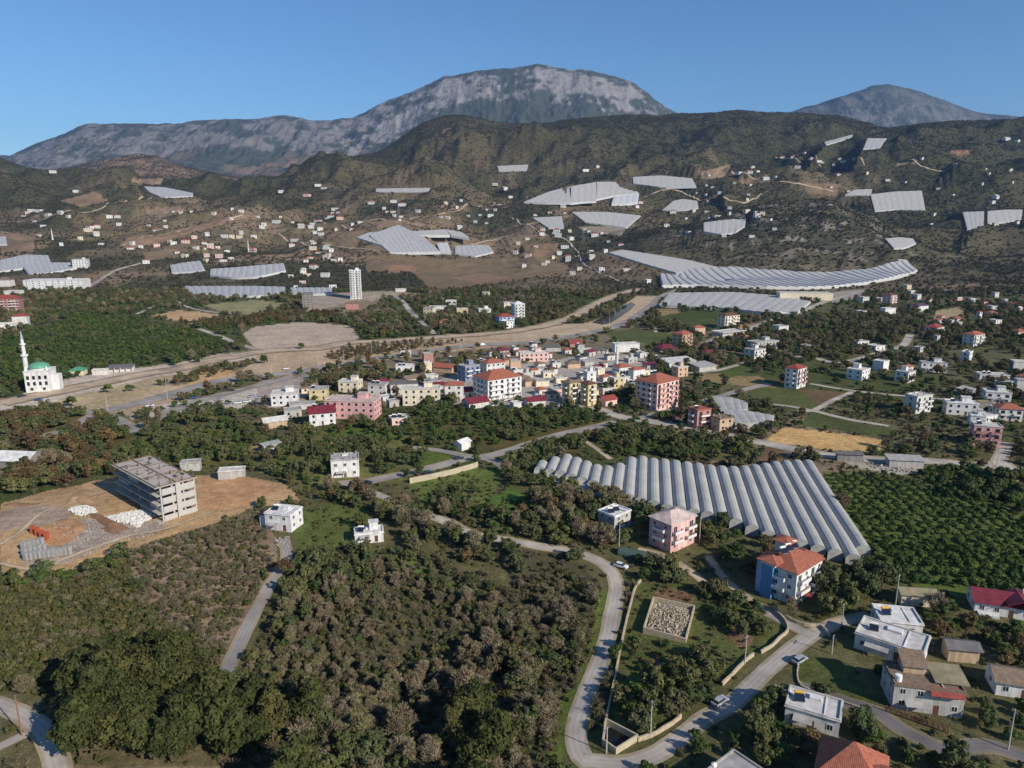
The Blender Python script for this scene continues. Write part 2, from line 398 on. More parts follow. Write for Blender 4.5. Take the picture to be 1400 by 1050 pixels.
def land_colour(t, y, z):
    x = t*y
    px, py = proj(x, y, z)
    n = lambda sc, o=4, s=0, r=False: fbm(x, y, sc, o, s, r)
    # plain
    A = np.array(hexc('625d40')); B = np.array(hexc('4b522d')); C = np.array(hexc('80705a'))
    m1 = sstep(.4, .6, n(70, 4, 101))[..., None]; m2 = sstep(.56, .7, n(110, 4, 111))[..., None]
    c = A*(1-m1)+B*m1; c = c*(1-m2)+C*m2
    # hills
    H1 = np.array(hexc('73644c')); H2 = np.array(hexc('484833')); H3 = np.array(hexc('84705a')); H4 = np.array(hexc('46452f'))
    a = sstep(.42, .6, n(260, 5, 121))[..., None]; b = sstep(.58, .68, n(170, 4, 131))[..., None]
    h = H1*(1-a)+H2*a; h = h*(1-b)+H3*b
    h = h*(.8+.4*n(40, 3, 136))[..., None]
    dk = (sstep(1500, 2900, y)*.55+sstep(.05, .4, t)*sstep(1050, 1500, y)*.6+sstep(2500, 3200, y)*.4)*(1-.6*sstep(.66, .8, n(230, 4, 141)))
    dk = np.clip(dk+(n(330, 4, 146)-.5)*.9*sstep(1300, 2200, y), 0, 1)[..., None]
    h = h*(1-dk)+H4*dk
    tz = sum(k*np.exp(-((x-(p-700)/F/CP*d)/rx)**2-((y-d)/ry)**2) for p, d, rx, ry, k in ((665, 1280, 190, 220, 1), (900, 2100, 220, 300, .6), (200, 1900, 320, 350, .7), (450, 2000, 250, 300, .6), (1050, 2500, 300, 250, .5)))
    tl_ = sstep(.72, .85, 1-np.abs(((z+6*n(60, 3, 155))/4.5) % 1-.5)*2)*np.clip(tz, 0, 1)*.75
    h = h*(1-tl_[..., None])+np.array(hexc('454a30'))*tl_[..., None]
    # light scrub on rock: hill behind the greenhouse arc and the ridge at (1000,170)
    t0, _ = ray(1085, 330); g = np.exp(-((x-t0*1560)/250)**2-((y-1560)/250)**2)
    g = np.clip(g*1.4, 0, 1)*sstep(1270, 1350, y)
    rk = sstep(.58, .72, n(22, 4, 151)); G1 = np.array(hexc('4a4938')); G2 = np.array(hexc('857b6d'))
    gc = G1*(1-rk[..., None])+G2*rk[..., None]
    h = h*(1-g[..., None])+gc*g[..., None]
    hill = sstep(930, 1060, y)[..., None]
    c = c*(1-hill)+h*hill
    # far massifs: pale limestone above, dark wood below
    zc = np.interp(t, RT[0][0], RT[0][1]); near2 = np.exp(-((y-9500)/1500)**2)*sstep(.24, .34, t)
    zc2 = np.interp(t, RT[1][0], RT[1][1]); pyc = np.where(near2 > .3, proj(t*9500, 9500., zc2)[1], proj(t*8000, 8000., zc)[1]); rd = py-pyc
    lime = np.array(hexc('8d8884')); wood = np.array(hexc('4a5046')); warm = np.array(hexc('8d7766'))
    st = n(230, 5, 161)*.3+fbm(x, z*1.7+y*.25, 150, 6, 171)*.42+fbm(x, z*1.2, 60, 4, 175, True)*.28
    q = 1-sstep(36, 70, rd+(n(700, 3, 191)-.5)*50)
    rm = sstep(.515, .60, .86*st+.14*n(45, 3, 199)+.36*(q-.86)-.06*(1-sstep(0, 4, rd)))
    rm = rm*(1-.8*near2)
    lime = lime*(.72+.5*fbm(x, y*.3, 60, 4, 195))[..., None]
    lime = lime*(1-.16*sstep(-.12, -.3, t))[..., None]*np.ones(3); rm = rm*(1-.2*sstep(-.12, -.3, t))
    f = wood*(1-rm[..., None])+lime*rm[..., None]
    wm = (sstep(.5, .7, n(600, 4, 181))*(1-q)*.55*(t < -.13))[..., None]
    f = f*(1-wm)+warm*wm
    br = (np.exp(-((t+.5)/.16)**2)*sstep(3550, 3800, y)*sstep(.35, .55, n(150, 4, 197)+.1))[..., None]
    c = c*(1-br)+np.array(hexc('86705a'))*br
    far = sstep(4500, 4900, y)[..., None]
    c = c*(1-far)+f*far
    # fields, lots and banks
    wx = (fbm(x, y, 9, 3, 201)-.5)*14*np.clip(200/y, .25, 1.4); wy = (fbm(x, y, 9, 3, 211)-.5)*9*np.clip(200/y, .2, 1.4)
    sel = (y < 3400) & (np.abs(px-700) < 760) & (py < 1120)
    ii = np.nonzero(sel)
    qx = (px+wx)[ii]; qy = (py+wy)[ii]; cc = c[ii]
    for k, (colr, poly) in enumerate(LAND):
        bb = np.array(poly); mk = (qx > bb[:, 0].min()) & (qx < bb[:, 0].max()) & (qy > bb[:, 1].min()) & (qy < bb[:, 1].max())
        w = np.nonzero(mk)[0]
        if not len(w): continue
        w = w[inpoly(qx[w], qy[w], poly)]
        al = .72 if k < HARD_FROM else .9
        if np.array(poly)[:, 1].max() < 395: al = .62; colr = colr*.75+colr.mean()*.25
        cc[w] = cc[w]*(1-al)+colr*al
    c[ii] = cc
    return c
gx = GT*GY
GC = land_colour(GT, GY, GZ)
nr, nc = GT.shape
me = bpy.data.meshes.new('ground'); nv = nr*nc
me.vertices.add(nv); me.vertices.foreach_set('co', np.stack([gx, GY, GZ], -1).astype(np.float32).ravel())
ii = np.arange(nv).reshape(nr, nc)
q = np.stack([ii[:-1, :-1], ii[:-1, 1:], ii[1:, 1:], ii[1:, :-1]], -1).reshape(-1, 4)
me.loops.add(q.size); me.loops.foreach_set('vertex_index', q.ravel().astype(np.int32))
me.polygons.add(len(q)); me.polygons.foreach_set('loop_start', np.arange(0, q.size, 4, dtype=np.int32)); me.polygons.foreach_set('loop_total', np.full(len(q), 4, np.int32))
me.update(calc_edges=True)
at = me.color_attributes.new('land', 'FLOAT_COLOR', 'POINT')
at.data.foreach_set('color', np.concatenate([GC, np.ones((nr, nc, 1))], -1).astype(np.float32).ravel())
me.polygons.foreach_set('use_smooth', np.ones(len(q), bool))
def ground_mat():
    m, t, b = nt('earth and grass'); N = t.nodes; L = t.links
    at = N.new('ShaderNodeAttribute'); at.attribute_name = 'land'; ge = N.new('ShaderNodeNewGeometry')
    cur = at.outputs['Color']
    for sc, lo, hi in ((2.2, .62, 1.35), (.35, .68, 1.3), (.05, .78, 1.22)):
        no = N.new('ShaderNodeTexNoise'); no.inputs['Scale'].default_value = sc; no.inputs['Detail'].default_value = 6; no.inputs['Roughness'].default_value = .65
        L.new(ge.outputs['Position'], no.inputs['Vector'])
        mr = N.new('ShaderNodeMapRange'); mr.inputs['From Min'].default_value = .3; mr.inputs['From Max'].default_value = .7; mr.inputs['To Min'].default_value = lo; mr.inputs['To Max'].default_value = hi
        L.new(no.outputs['Fac'], mr.inputs['Value'])
        mx = N.new('ShaderNodeMix'); mx.data_type = 'RGBA'; mx.blend_type = 'MULTIPLY'; mx.inputs['Factor'].default_value = 1
        L.new(cur, mx.inputs['A']); L.new(mr.outputs['Result'], mx.inputs['B']); cur = mx.outputs['Result']
    L.new(cur, b.inputs['Base Color']); b.inputs['Roughness'].default_value = .95; b.inputs['Specular IOR Level'].default_value = .1
    bu = N.new('ShaderNodeBump'); bu.inputs['Strength'].default_value = .5; bu.inputs['Distance'].default_value = .35
    n2 = N.new('ShaderNodeTexNoise'); n2.inputs['Scale'].default_value = 1.1; n2.inputs['Detail'].default_value = 7; L.new(ge.outputs['Position'], n2.inputs['Vector'])
    L.new(n2.outputs['Fac'], bu.inputs['Height'])
    b2 = N.new('ShaderNodeBump'); n3 = N.new('ShaderNodeTexNoise'); n3.inputs['Scale'].default_value = .014; n3.inputs['Detail'].default_value = 9; n3.inputs['Roughness'].default_value = .62; L.new(ge.outputs['Position'], n3.inputs['Vector'])
    sx = N.new('ShaderNodeSeparateXYZ'); L.new(ge.outputs['Position'], sx.inputs['Vector']); rm = N.new('ShaderNodeMapRange'); rm.inputs['From Min'].default_value = 1200; rm.inputs['From Max'].default_value = 4800; rm.inputs['To Min'].default_value = 0; rm.inputs['To Max'].default_value = .9; L.new(sx.outputs['Y'], rm.inputs['Value'])
    L.new(rm.outputs['Result'], b2.inputs['Strength']); b2.inputs['Distance'].default_value = 45; L.new(n3.outputs['Fac'], b2.inputs['Height']); L.new(bu.outputs['Normal'], b2.inputs['Normal']); L.new(b2.outputs['Normal'], b.inputs['Normal'])
    return m
me.materials.append(ground_mat())
g = link('ground', me); tag(g, kind='structure')
# ------------------------------------------------------------------ roads, tracks and walls that follow polylines
def smooth_line(pts, step=2.0):
    p = np.array(pts, float); out = []
    p = np.vstack([2*p[0]-p[1], p, 2*p[-1]-p[-2]])
    for i in range(1, len(p)-2):
        L = np.linalg.norm(p[i+1]-p[i]); n = max(2, int(L/step))
        for k in range(n):
            u = k/n
            out.append(.5*((2*p[i])+(p[i+1]-p[i-1])*u+(2*p[i-1]-5*p[i]+4*p[i+1]-p[i+2])*u*u+(3*p[i]-p[i-1]-3*p[i+1]+p[i+2])*u**3))
    out.append(p[-2]); return np.array(out)
def world_line(s, step=2.0): return smooth_line([P(a, b)[:2] for a, b in pl(s)], step)
OCC_X0, OCC_Y0, OCC_W, OCC_H = -2700, 60, 5400, 3500     # one-metre raster of ground already in use
OCC = np.zeros((OCC_H, OCC_W), bool)
def occupy(x, y, r):
    i = int(y-OCC_Y0); j = int(x-OCC_X0); k = int(math.ceil(r))
    a, b, c, d = max(0, i-k), min(OCC_H, i+k+1), max(0, j-k), min(OCC_W, j+k+1)
    if a >= b or c >= d: return
    yy, xx = np.mgrid[a:b, c:d]
    OCC[a:b, c:d] |= (yy+OCC_Y0+.5-y)**2+(xx+OCC_X0+.5-x)**2 <= r*r
def occupy_poly(w, grow=1.5):
    w = np.array(w); x0, y0 = w.min(axis=0)-grow; x1, y1 = w.max(axis=0)+grow
    a, b, c, d = max(0, int(y0-OCC_Y0)), min(OCC_H, int(y1-OCC_Y0)+1), max(0, int(x0-OCC_X0)), min(OCC_W, int(x1-OCC_X0)+1)
    if a >= b or c >= d: return
    yy, xx = np.mgrid[a:b, c:d]; ce = w.mean(axis=0); rr = np.linalg.norm(w-ce, axis=1).mean(); wg = ce+(w-ce)*(1+grow/rr)
    OCC[a:b, c:d] |= inpoly(xx+OCC_X0+.5, yy+OCC_Y0+.5, [tuple(q) for q in wg])
def occupied(x, y):
    i = (np.asarray(y)-OCC_Y0).astype(int); j = (np.asarray(x)-OCC_X0).astype(int)
    ok = (i >= 0) & (i < OCC_H) & (j >= 0) & (j < OCC_W)
    r = np.zeros(i.shape, bool); r[ok] = OCC[i[ok], j[ok]]; return r
ROADM = {'a': mat('worn asphalt', '989189', .9, .16, .12), 'c': mat('pale gravel road', 'b3a99c', .95, .16, .15), 'd': mat('dirt track', 'bba58a', .95, .22, .2), 'n': mat('shade toned asphalt', '6f6a68', .88, .15, .15)}  # n: asphalt with the shade over the hamlet road put into its colour
def dusty(m, dust, amt=.55):
    t = m.node_tree; N = t.nodes; L = t.links; b = N['Principled BSDF']; src = b.inputs['Base Color'].links[0].from_socket
    at = N.new('ShaderNodeAttribute'); at.attribute_name = 'across'; ge = N.new('ShaderNodeNewGeometry'); no = N.new('ShaderNodeTexNoise'); no.inputs['Scale'].default_value = .5; no.inputs['Detail'].default_value = 6; L.new(ge.outputs['Position'], no.inputs['Vector'])
    n2 = N.new('ShaderNodeTexNoise'); n2.inputs['Scale'].default_value = .07; n2.inputs['Detail'].default_value = 4; L.new(ge.outputs['Position'], n2.inputs['Vector'])
    a = N.new('ShaderNodeMath'); a.operation = 'MULTIPLY_ADD'; a.inputs[1].default_value = 1.1; L.new(no.outputs['Fac'], a.inputs[0]); L.new(at.outputs['Fac'], a.inputs[2])
    r = N.new('ShaderNodeMapRange'); r.inputs['From Min'].default_value = 1.05; r.inputs['From Max'].default_value = 1.5; L.new(a.outputs[0], r.inputs['Value'])
    mx = N.new('ShaderNodeMix'); mx.data_type = 'RGBA'; L.new(r.outputs['Result'], mx.inputs['Factor']); L.new(src, mx.inputs['A']); mx.inputs['B'].default_value = (*hexc(dust), 1)
    # wheel tracks and patches
    w = N.new('ShaderNodeMath'); w.operation = 'PINGPONG'; w.inputs[1].default_value = .25; L.new(at.outputs['Fac'], w.inputs[0])
    r2 = N.new('ShaderNodeMapRange'); r2.inputs['From Min'].default_value = .35; r2.inputs['From Max'].default_value = .62; r2.inputs['To Min'].default_value = .74; r2.inputs['To Max'].default_value = 1.14; L.new(n2.outputs['Fac'], r2.inputs['Value'])
    r3 = N.new('ShaderNodeMapRange'); r3.inputs['From Min'].default_value = 0; r3.inputs['From Max'].default_value = .25; r3.inputs['To Min'].default_value = 1.08; r3.inputs['To Max'].default_value = .92; L.new(w.outputs[0], r3.inputs['Value'])
    mm = N.new('ShaderNodeMath'); mm.operation = 'MULTIPLY'; L.new(r2.outputs['Result'], mm.inputs[0]); L.new(r3.outputs['Result'], mm.inputs[1])
    m2 = N.new('ShaderNodeMix'); m2.data_type = 'RGBA'; m2.blend_type = 'MULTIPLY'; m2.inputs['Factor'].default_value = 1; L.new(mx.outputs['Result'], m2.inputs['A']); L.new(mm.outputs[0], m2.inputs['B']); L.new(m2.outputs['Result'], b.inputs['Base Color'])
for k_, d_ in (('a', '9a8a72'), ('c', '9c8c70'), ('d', '7d6d4e'), ('n', '857660')): dusty(ROADM[k_], d_)
LIFT = [0]
def road(s, w, kind, name='road', occ=True, jit=.12):
    ln = world_line(s, 2.0 if w < 9 else 3.0); n = len(ln); LIFT[0] = (LIFT[0]+1) % 9
    d = np.gradient(ln, axis=0); d /= np.linalg.norm(d, axis=1)[:, None]+1e-9; nn = np.stack([-d[:, 1], d[:, 0]], 1)
    K = 9; V = []; Fc = []
    wv = w*(1+jit*(fbm(ln[:, 0], ln[:, 1], 7, 3, 5)-.5)*2); wu = w*(1+jit*(fbm(ln[:, 0], ln[:, 1], 7, 3, 9)-.5)*2)
    for k in range(K):
        o = (k/(K-1)-.5)
        off = np.where(o < 0, o*wv, o*wu)
        q = ln+nn*off[:, None]
        z = zat(q[:, 0], q[:, 1])+.05+.0045*LIFT[0]+.0006*np.maximum(0, q[:, 1]-150)
        V.append(np.column_stack([q, z]))
    V = np.stack(V, 1).reshape(-1, 3)
    for i in range(n-1):
        for k in range(K-1):
            a = i*K+k; Fc.append((a, a+K, a+K+1, a+1))
    m = bpy.data.meshes.new(name); m.from_pydata([tuple(v) for v in V], [], Fc); m.update(); m.materials.append(ROADM[kind])
    ac = m.attributes.new('across', 'FLOAT', 'POINT'); ac.data.foreach_set('value', np.tile(np.abs(np.linspace(-1, 1, K)), n).astype(np.float32))
    m.polygons.foreach_set('use_smooth', np.ones(len(m.polygons), bool))
    o = link(name, m); tag(o, kind='structure')
    if occ:
        for p in ln: occupy(p[0], p[1], w/2+.6)
    return ln
ROADS = '''road|c|4.7|577,702 615,715 650,732 700,740 737,747 782,754 817,767 836,782 843,798 841,818 832,865 821,902 805,940 792,977 787,1005 796,1035 820,1052
road|c|4.7|796,1040 850,1044 895,1032 925,1012 960,985 1000,962 1050,915 1087,884 1115,865 1150,850 1190,842
road|c|4.0|1050,838 1070,848 1090,860 1110,868
dirt_track|d|3.2|872,752 890,755 917,764 950,786 962,797
dirt_track|d|3.0|968,760 985,785 1005,805 1030,822 1055,838
road|n|4.5|1090,938 1120,948 1160,962 1200,974 1230,996 1262,1012 1295,1025 1350,1020 1420,1042
road|a|3.8|387,737 392,762 375,790 350,835 325,885 298,942 280,990
road|c|4.5|-20,958 10,968 37,981 58,1000 72,1025 80,1055 84,1090
road|c|2.6|-10,1026 20,1011 45,1000
road|a|6.5|462,662 500,659 530,653 562,646 600,637 637,627 665,624 700,615 750,599 800,587 843,577
road|a|5|557,611 600,616 630,622 660,625
road|a|5|660,625 680,633 695,643
dirt_track|c|4|487,667 515,676 540,686
dirt_track|d|3|790,598 812,611 835,628
road|c|9|807,557 826,562 852,571 887,576 950,587 1000,597 1050,607 1095,616 1142,624 1200,628 1282,631 1330,636 1362,637
road|c|6|1362,637 1370,620 1374,605
road|c|9|1366,632 1382,645 1400,655 1430,672
road|a|6|845,577 880,571 900,565 941,554 977,545 1002,537 1030,530 1054,525
road|c|5|945,510 979,507 1020,496
road|c|5|900,520 930,513 945,510
road|c|7|1050,485 1112,490 1142,497 1170,492 1212,480 1235,472 1245,457
road|c|4|1107,525 1170,535 1240,542 1332,550 1420,562
road|c|4|1166,536 1140,547 1122,557 1112,562
road|c|4.5|1044,552 1080,556 1112,562 1162,574 1215,583
road|c|4.5|1090,563 1112,562
road|c|9|965,470 990,460 1020,452 1050,440 1090,429 1125,414 1150,407 1190,397
road|d|20|0,552 85,534 140,523 200,511 240,505 287,494 350,482 400,478 437,476 475,469 520,467 560,464 600,461 650,458 700,453 742,446 785,433 810,419 835,407 875,395
road|a|13|60,600 100,585 130,570 147,561 190,551 240,537 300,521 350,515 402,509 450,501 500,493 550,485 600,478 640,473 700,470 735,467 775,461 812,454 840,447 865,437 890,420 907,405 930,396
road|a|9|180,590 215,572 250,556 290,543 350,528 400,515
road|a|8|60,556 100,560 140,567 170,580 180,592
road|c|7|536,403 550,412 562,427 580,445 595,457
road|c|6|272,450 300,460 325,470 350,478
road|c|5|187,430 217,417 240,412 262,422 300,428 350,430 400,427
road|c|7|140,381 165,368 200,358
road|a|8|0,407 40,402 80,399 112,396 140,381
road|c|4|882,391 850,386 820,374 795,358 785,350
dirt_track|d|5|430,300 470,310 520,300 560,306
dirt_track|d|6|165,336 230,320 300,302 332,294
dirt_track|d|5|60,300 140,285 210,270
dirt_track|d|5|880,270 930,262 1000,275 1050,262
dirt_track|d|5|1060,215 1120,225 1180,222 1260,228 1310,224
dirt_track|d|5|560,300 620,290 690,280 740,270
dirt_track|d|5|640,335 700,322 745,302 780,296
dirt_track|d|5|380,320 450,335 520,345
dirt_track|d|5|1000,235 1060,250 1140,262
road|c|4|807,346 780,333 745,321 715,307 700,298
road|c|4|870,441 893,448 897,455
road|a|7|640,556 680,551 720,556 760,550 800,556
road|a|6|420,560 405,545 410,525 420,512
road|a|6|600,545 640,556'''
ROADLINES = []
for l in ROADS.splitlines():
    nme, k, w, s = l.split('|'); ROADLINES.append(road(s, float(w), k, nme, jit=.22 if k == 'd' else .1))
# dark pool of the river
def sheet(name, s, m, lift=.3, kind='structure', n=14):
    w = [P(a, b) for a, b in pl(s)]; c = np.mean([(a, b) for a, b, _ in w], axis=0); b = MB()
    z = max(q[2] for q in w)+lift
    b.face([(a, bb, z) for a, bb, _ in w]); o = b.build(name, m); tag(o, kind=kind); return o
mw, t_, b_ = nt('river water'); b_.inputs['Base Color'].default_value = (.03, .035, .035, 1); b_.inputs['Roughness'].default_value = .12
wn = t_.nodes.new('ShaderNodeTexNoise'); wn.inputs['Scale'].default_value = .5; bp = t_.nodes.new('ShaderNodeBump'); bp.inputs['Strength'].default_value = .1; t_.links.new(wn.outputs['Fac'], bp.inputs['Height']); t_.links.new(bp.outputs['Normal'], b_.inputs['Normal'])
sheet('water', '810,441 820,436 834,428 848,420 863,414 869,417 861,425 848,434 835,442 824,444', mw)
# ------------------------------------------------------------------ buildings
WALLC = {'w': 'd6d2ca', 'W': 'e2dfda', 'g': 'b9b5ae', 'c': 'e6d8bb', 'y': 'd3c196', 'p': 'dba9a4', 'o': 'd0ae92', 'r': 'b5857b', 'b': 'a3b9d8', 'k': '8d8780', 't': 'c2a88a', 'n': '7e6a58', 'P': 'e9c3b8', 'B': '8290a8'}
ROOFC = {'T': 'a2614b', 'M': '7a3038', 'D': '6a4a3e', 'W': 'd9d6d0', 'G': 'a8a49e', 'K': '6f6b68', 'O': '8e8468', 'R': '95483e', 'N': '84705e', 'V': '57405a', 'L': 'c9c4bb'}
def streaks(m):
    if m.get('streaked'): return m
    m['streaked'] = 1; t = m.node_tree; N = t.nodes; L = t.links; b = N['Principled BSDF']; src = b.inputs['Base Color'].links[0].from_socket
    tc = N.new('ShaderNodeTexCoord'); mp = N.new('ShaderNodeMapping'); mp.inputs['Scale'].default_value = (1.7, 1.7, .22); no = N.new('ShaderNodeTexNoise'); no.inputs['Scale'].default_value = 1; no.inputs['Detail'].default_value = 6
    L.new(tc.outputs['Object'], mp.inputs['Vector']); L.new(mp.outputs['Vector'], no.inputs['Vector']); mr = N.new('ShaderNodeMapRange'); mr.inputs['From Min'].default_value = .35; mr.inputs['From Max'].default_value = .6; mr.inputs['To Min'].default_value = .72; mr.inputs['To Max'].default_value = 1.03
    L.new(no.outputs['Fac'], mr.inputs['Value']); mx = N.new('ShaderNodeMix'); mx.data_type = 'RGBA'; mx.blend_type = 'MULTIPLY'; mx.inputs['Factor'].default_value = 1; L.new(src, mx.inputs['A']); L.new(mr.outputs['Result'], mx.inputs['B']); L.new(mx.outputs['Result'], b.inputs['Base Color']); return m
def wallm(k): return streaks(mat('plaster '+{'w': 'white', 'W': 'bright white', 'g': 'grey', 'c': 'cream', 'y': 'yellow', 'p': 'pink', 'o': 'peach', 'r': 'coral', 'b': 'light blue', 'k': 'concrete', 't': 'tan', 'n': 'brown', 'P': 'pale pink', 'B': 'blue'}[k], WALLC[k], .9, .13, .5))
def roofm(k):
    tile = k in 'TRDN'
    nm = 'roof '+k
    if nm in MATS: return MATS[nm]
    m = mat(nm, ROOFC[k], .8 if k != 'M' else .5, .3 if tile else .3, 1.4 if tile else .5)
    if tile or k == 'M':
        t = m.node_tree; b = t.nodes['Principled BSDF']; tc = t.nodes.new('ShaderNodeTexCoord'); wv = t.nodes.new('ShaderNodeTexWave'); wv.inputs['Scale'].default_value = 1.1; wv.bands_direction = 'X'
        bp = t.nodes.new('ShaderNodeBump'); bp.inputs['Strength'].default_value = .35; bp.inputs['Distance'].default_value = .1
        t.links.new(tc.outputs['Object'], wv.inputs['Vector']); t.links.new(wv.outputs['Fac'], bp.inputs['Height']); t.links.new(bp.outputs['Normal'], b.inputs['Normal'])
    return m
GLASS = mat('window glass', (.025, .03, .038), .12, .3, .8, spec=.6); FRAME = mat('window frame white', 'dcd9d2', .6, .05); DOORM = mat('door wood', '6b4632', .6, .2, 2)
CONC = mat('rough concrete', '9a9288', .95, .22, .8); METAL = mat('galvanised metal', 'a9adb0', .45, .1, 1, .6); TANKW = mat('white tank', 'efece4', .5, .05); TANKY = mat('yellow tank', 'd9a33a', .5, .1)
PANELM = mat('solar glass', (.02, .025, .04), .15, .2, 2, spec=.6); RAILM = mat('balcony rail', 'd8d5d0', .6, .08); POLEM = mat('pole concrete', 'b4ada3', .9, .12, 2); WOODM = mat('weathered timber', '8d6748', .9, .2, 2)
WINMESH = {}
def win_mesh(w, h):
    k = (round(w, 1), round(h, 1))
    if k not in WINMESH:
        w, h = k; f = MB(); e = .09
        f.box(-w/2, w/2, -.05, .02, 0, e); f.box(-w/2, w/2, -.05, .02, h-e, h); f.box(-w/2, -w/2+e, -.05, .02, e, h-e); f.box(w/2-e, w/2, -.05, .02, e, h-e); f.box(-.035, .035, -.045, .02, e, h-e)
        p = MB().box(-w/2+e, w/2-e, -.012, .02, e, h-e)
        s = MB(); s.mi = 0; s.box(-w/2, w/2, -.04, .02, 0, h); s.mi = 1; s.box(-w/2-.07, w/2+.07, -.1, .02, -.1, -.004)
        WINMESH[k] = (f.mesh('window', FRAME), p.mesh('pane', GLASS), s.mesh('window', [GLASS, FRAME]))
    return WINMESH[k]
def add_window(root, x, y, z, rz, w=1.2, h=1.3, fine=False):
    f, p, s = win_mesh(w, h)
    o = link('window', f if fine else s, root); o.location = (x, y, z); o.rotation_euler = (0, 0, rz)
    if fine: link('pane', p, o)
    return o
def roof_mesh(kind, w, d, z, col, ov=.55, rise=None):
    b = MB(); x, y = w/2, d/2
    if kind == 'flat':
        pw, ph = .22, .55
        b.box(-x-.25, x+.25, -y-.25, y+.25, z, z+.2)
        b.box(-x-.1, x+.1, -y-.1, -y+pw, z+.2, z+ph); b.box(-x-.1, x+.1, y-pw, y+.1, z+.2, z+ph)
        b.box(-x-.1, -x+pw, -y+pw, y-pw, z+.2, z+ph); b.box(x-pw, x+.1, -y+pw, y-pw, z+.2, z+ph)
        return b
    x += ov; y += ov
    if kind == 'hip':
        r = rise or min(w, d)*.24; l = max(0, x-y)*1.0; m = max(0, y-x)
        e = .18
        A = [(-x, -y, z), (x, -y, z), (x, y, z), (-x, y, z)]; B = [(p, q, s+e) for p, q, s in A]
        t1, t2 = ((-l, 0, z+e+r), (l, 0, z+e+r)) if l > 0 or m == 0 else ((0, -m, z+e+r), (0, m, z+e+r))
        b.face(A[::-1])
        for k in range(4): b.face([A[k], A[(k+1) % 4], B[(k+1) % 4], B[k]])
        if m > 0:
            b.face([B[0], B[1], t1]); b.face([B[1], B[2], t2, t1]); b.face([B[2], B[3], t2]); b.face([B[3], B[0], t1, t2])
        else:
            b.face([B[0], B[1], t2, t1]); b.face([B[1], B[2], t2]); b.face([B[2], B[3], t1, t2]); b.face([B[3], B[0], t1])
    elif kind == 'gable':   # ridge along x
        r = rise or d*.26; e = .14
        for sgn in (-1, 1):
            b.hexa([(-x, sgn*y, z-.1), (x, sgn*y, z-.1), (x, 0, z+r), (-x, 0, z+r)][::sgn*-1 or 1] if False else ([(-x, -y, z-.1), (x, -y, z-.1), (x, -.001, z+r), (-x, -.001, z+r)] if sgn < 0 else [(x, y, z-.1), (-x, y, z-.1), (-x, .001, z+r), (x, .001, z+r)]),
                   [(-x, -y, z-.1+e), (x, -y, z-.1+e), (x, -.001, z+r+e), (-x, -.001, z+r+e)] if sgn < 0 else [(x, y, z-.1+e), (-x, y, z-.1+e), (-x, .001, z+r+e), (x, .001, z+r+e)])
    elif kind == 'shed':
        r = rise or d*.12
        b.hexa([(-x, -y, z), (x, -y, z), (x, y, z+r), (-x, y, z+r)], [(-x, -y, z+.15), (x, -y, z+.15), (x, y, z+r+.15), (-x, y, z+r+.15)])
    return b
def solar_heater(root, x, y, z, rz=0, tank=TANKW):
    p = MB(); p.hexa([(-1, -.9, .25), (1, -.9, .25), (1, .5, 1.1), (-1, .5, 1.1)], [(-1, -.93, .32), (1, -.93, .32), (1, .47, 1.17), (-1, .47, 1.17)])
    o = p.build('solar_heater', PANELM, root); o.location = (x, y, z); o.rotation_euler = (0, 0, rz)
    MB().hexa([(-.9, -.8, 0), (.9, -.8, 0), (.9, .5, 0), (-.9, .5, 0)], [(-.9, -.8, .24), (.9, -.8, .24), (.9, .45, 1.0), (-.9, .45, 1.0)]).build('stand', METAL, o)
    t = MB(); t.tube((-.9, .62, 1.4), (.9, .62, 1.4), .3, n=10); t.face([(-.9, .62+.3*math.cos(k*.63), 1.4+.3*math.sin(k*.63)) for k in range(10)]); t.build('tank', tank, o)
    return o
def place(x, yb, wpx, ratio, rot):
    """world centre, size and ground height of a building whose foot shows at (x, yb) and is wpx wide"""
    s = scale_at(x, yb); c, sn = abs(math.cos(R(rot))), abs(math.sin(R(rot)))
    w = wpx/s/(c+ratio*sn); d = w*ratio
    px, py, _ = P(x, yb); k = (py+(w*sn+d*c)/2)/py
    X, Y = px*k, py*k
    cs = [(X+dx*math.cos(R(rot))-dy*math.sin(R(rot)), Y+dx*math.sin(R(rot))+dy*math.cos(R(rot))) for dx, dy in ((-w/2, -d/2), (w/2, -d/2), (w/2, d/2), (-w/2, d/2))]
    zs = [float(zat(a, b)) for a, b in cs]
    zf = min(zs[k] for k in range(4)); zz = max(zf, .5*(zf+max(zs)))
    return X, Y, zz, w, d, s
HOUSES = []
for f_, k_, _ in GHPLANE.values(): occupy_poly(np.vstack([f_, k_[::-1]]), 4)
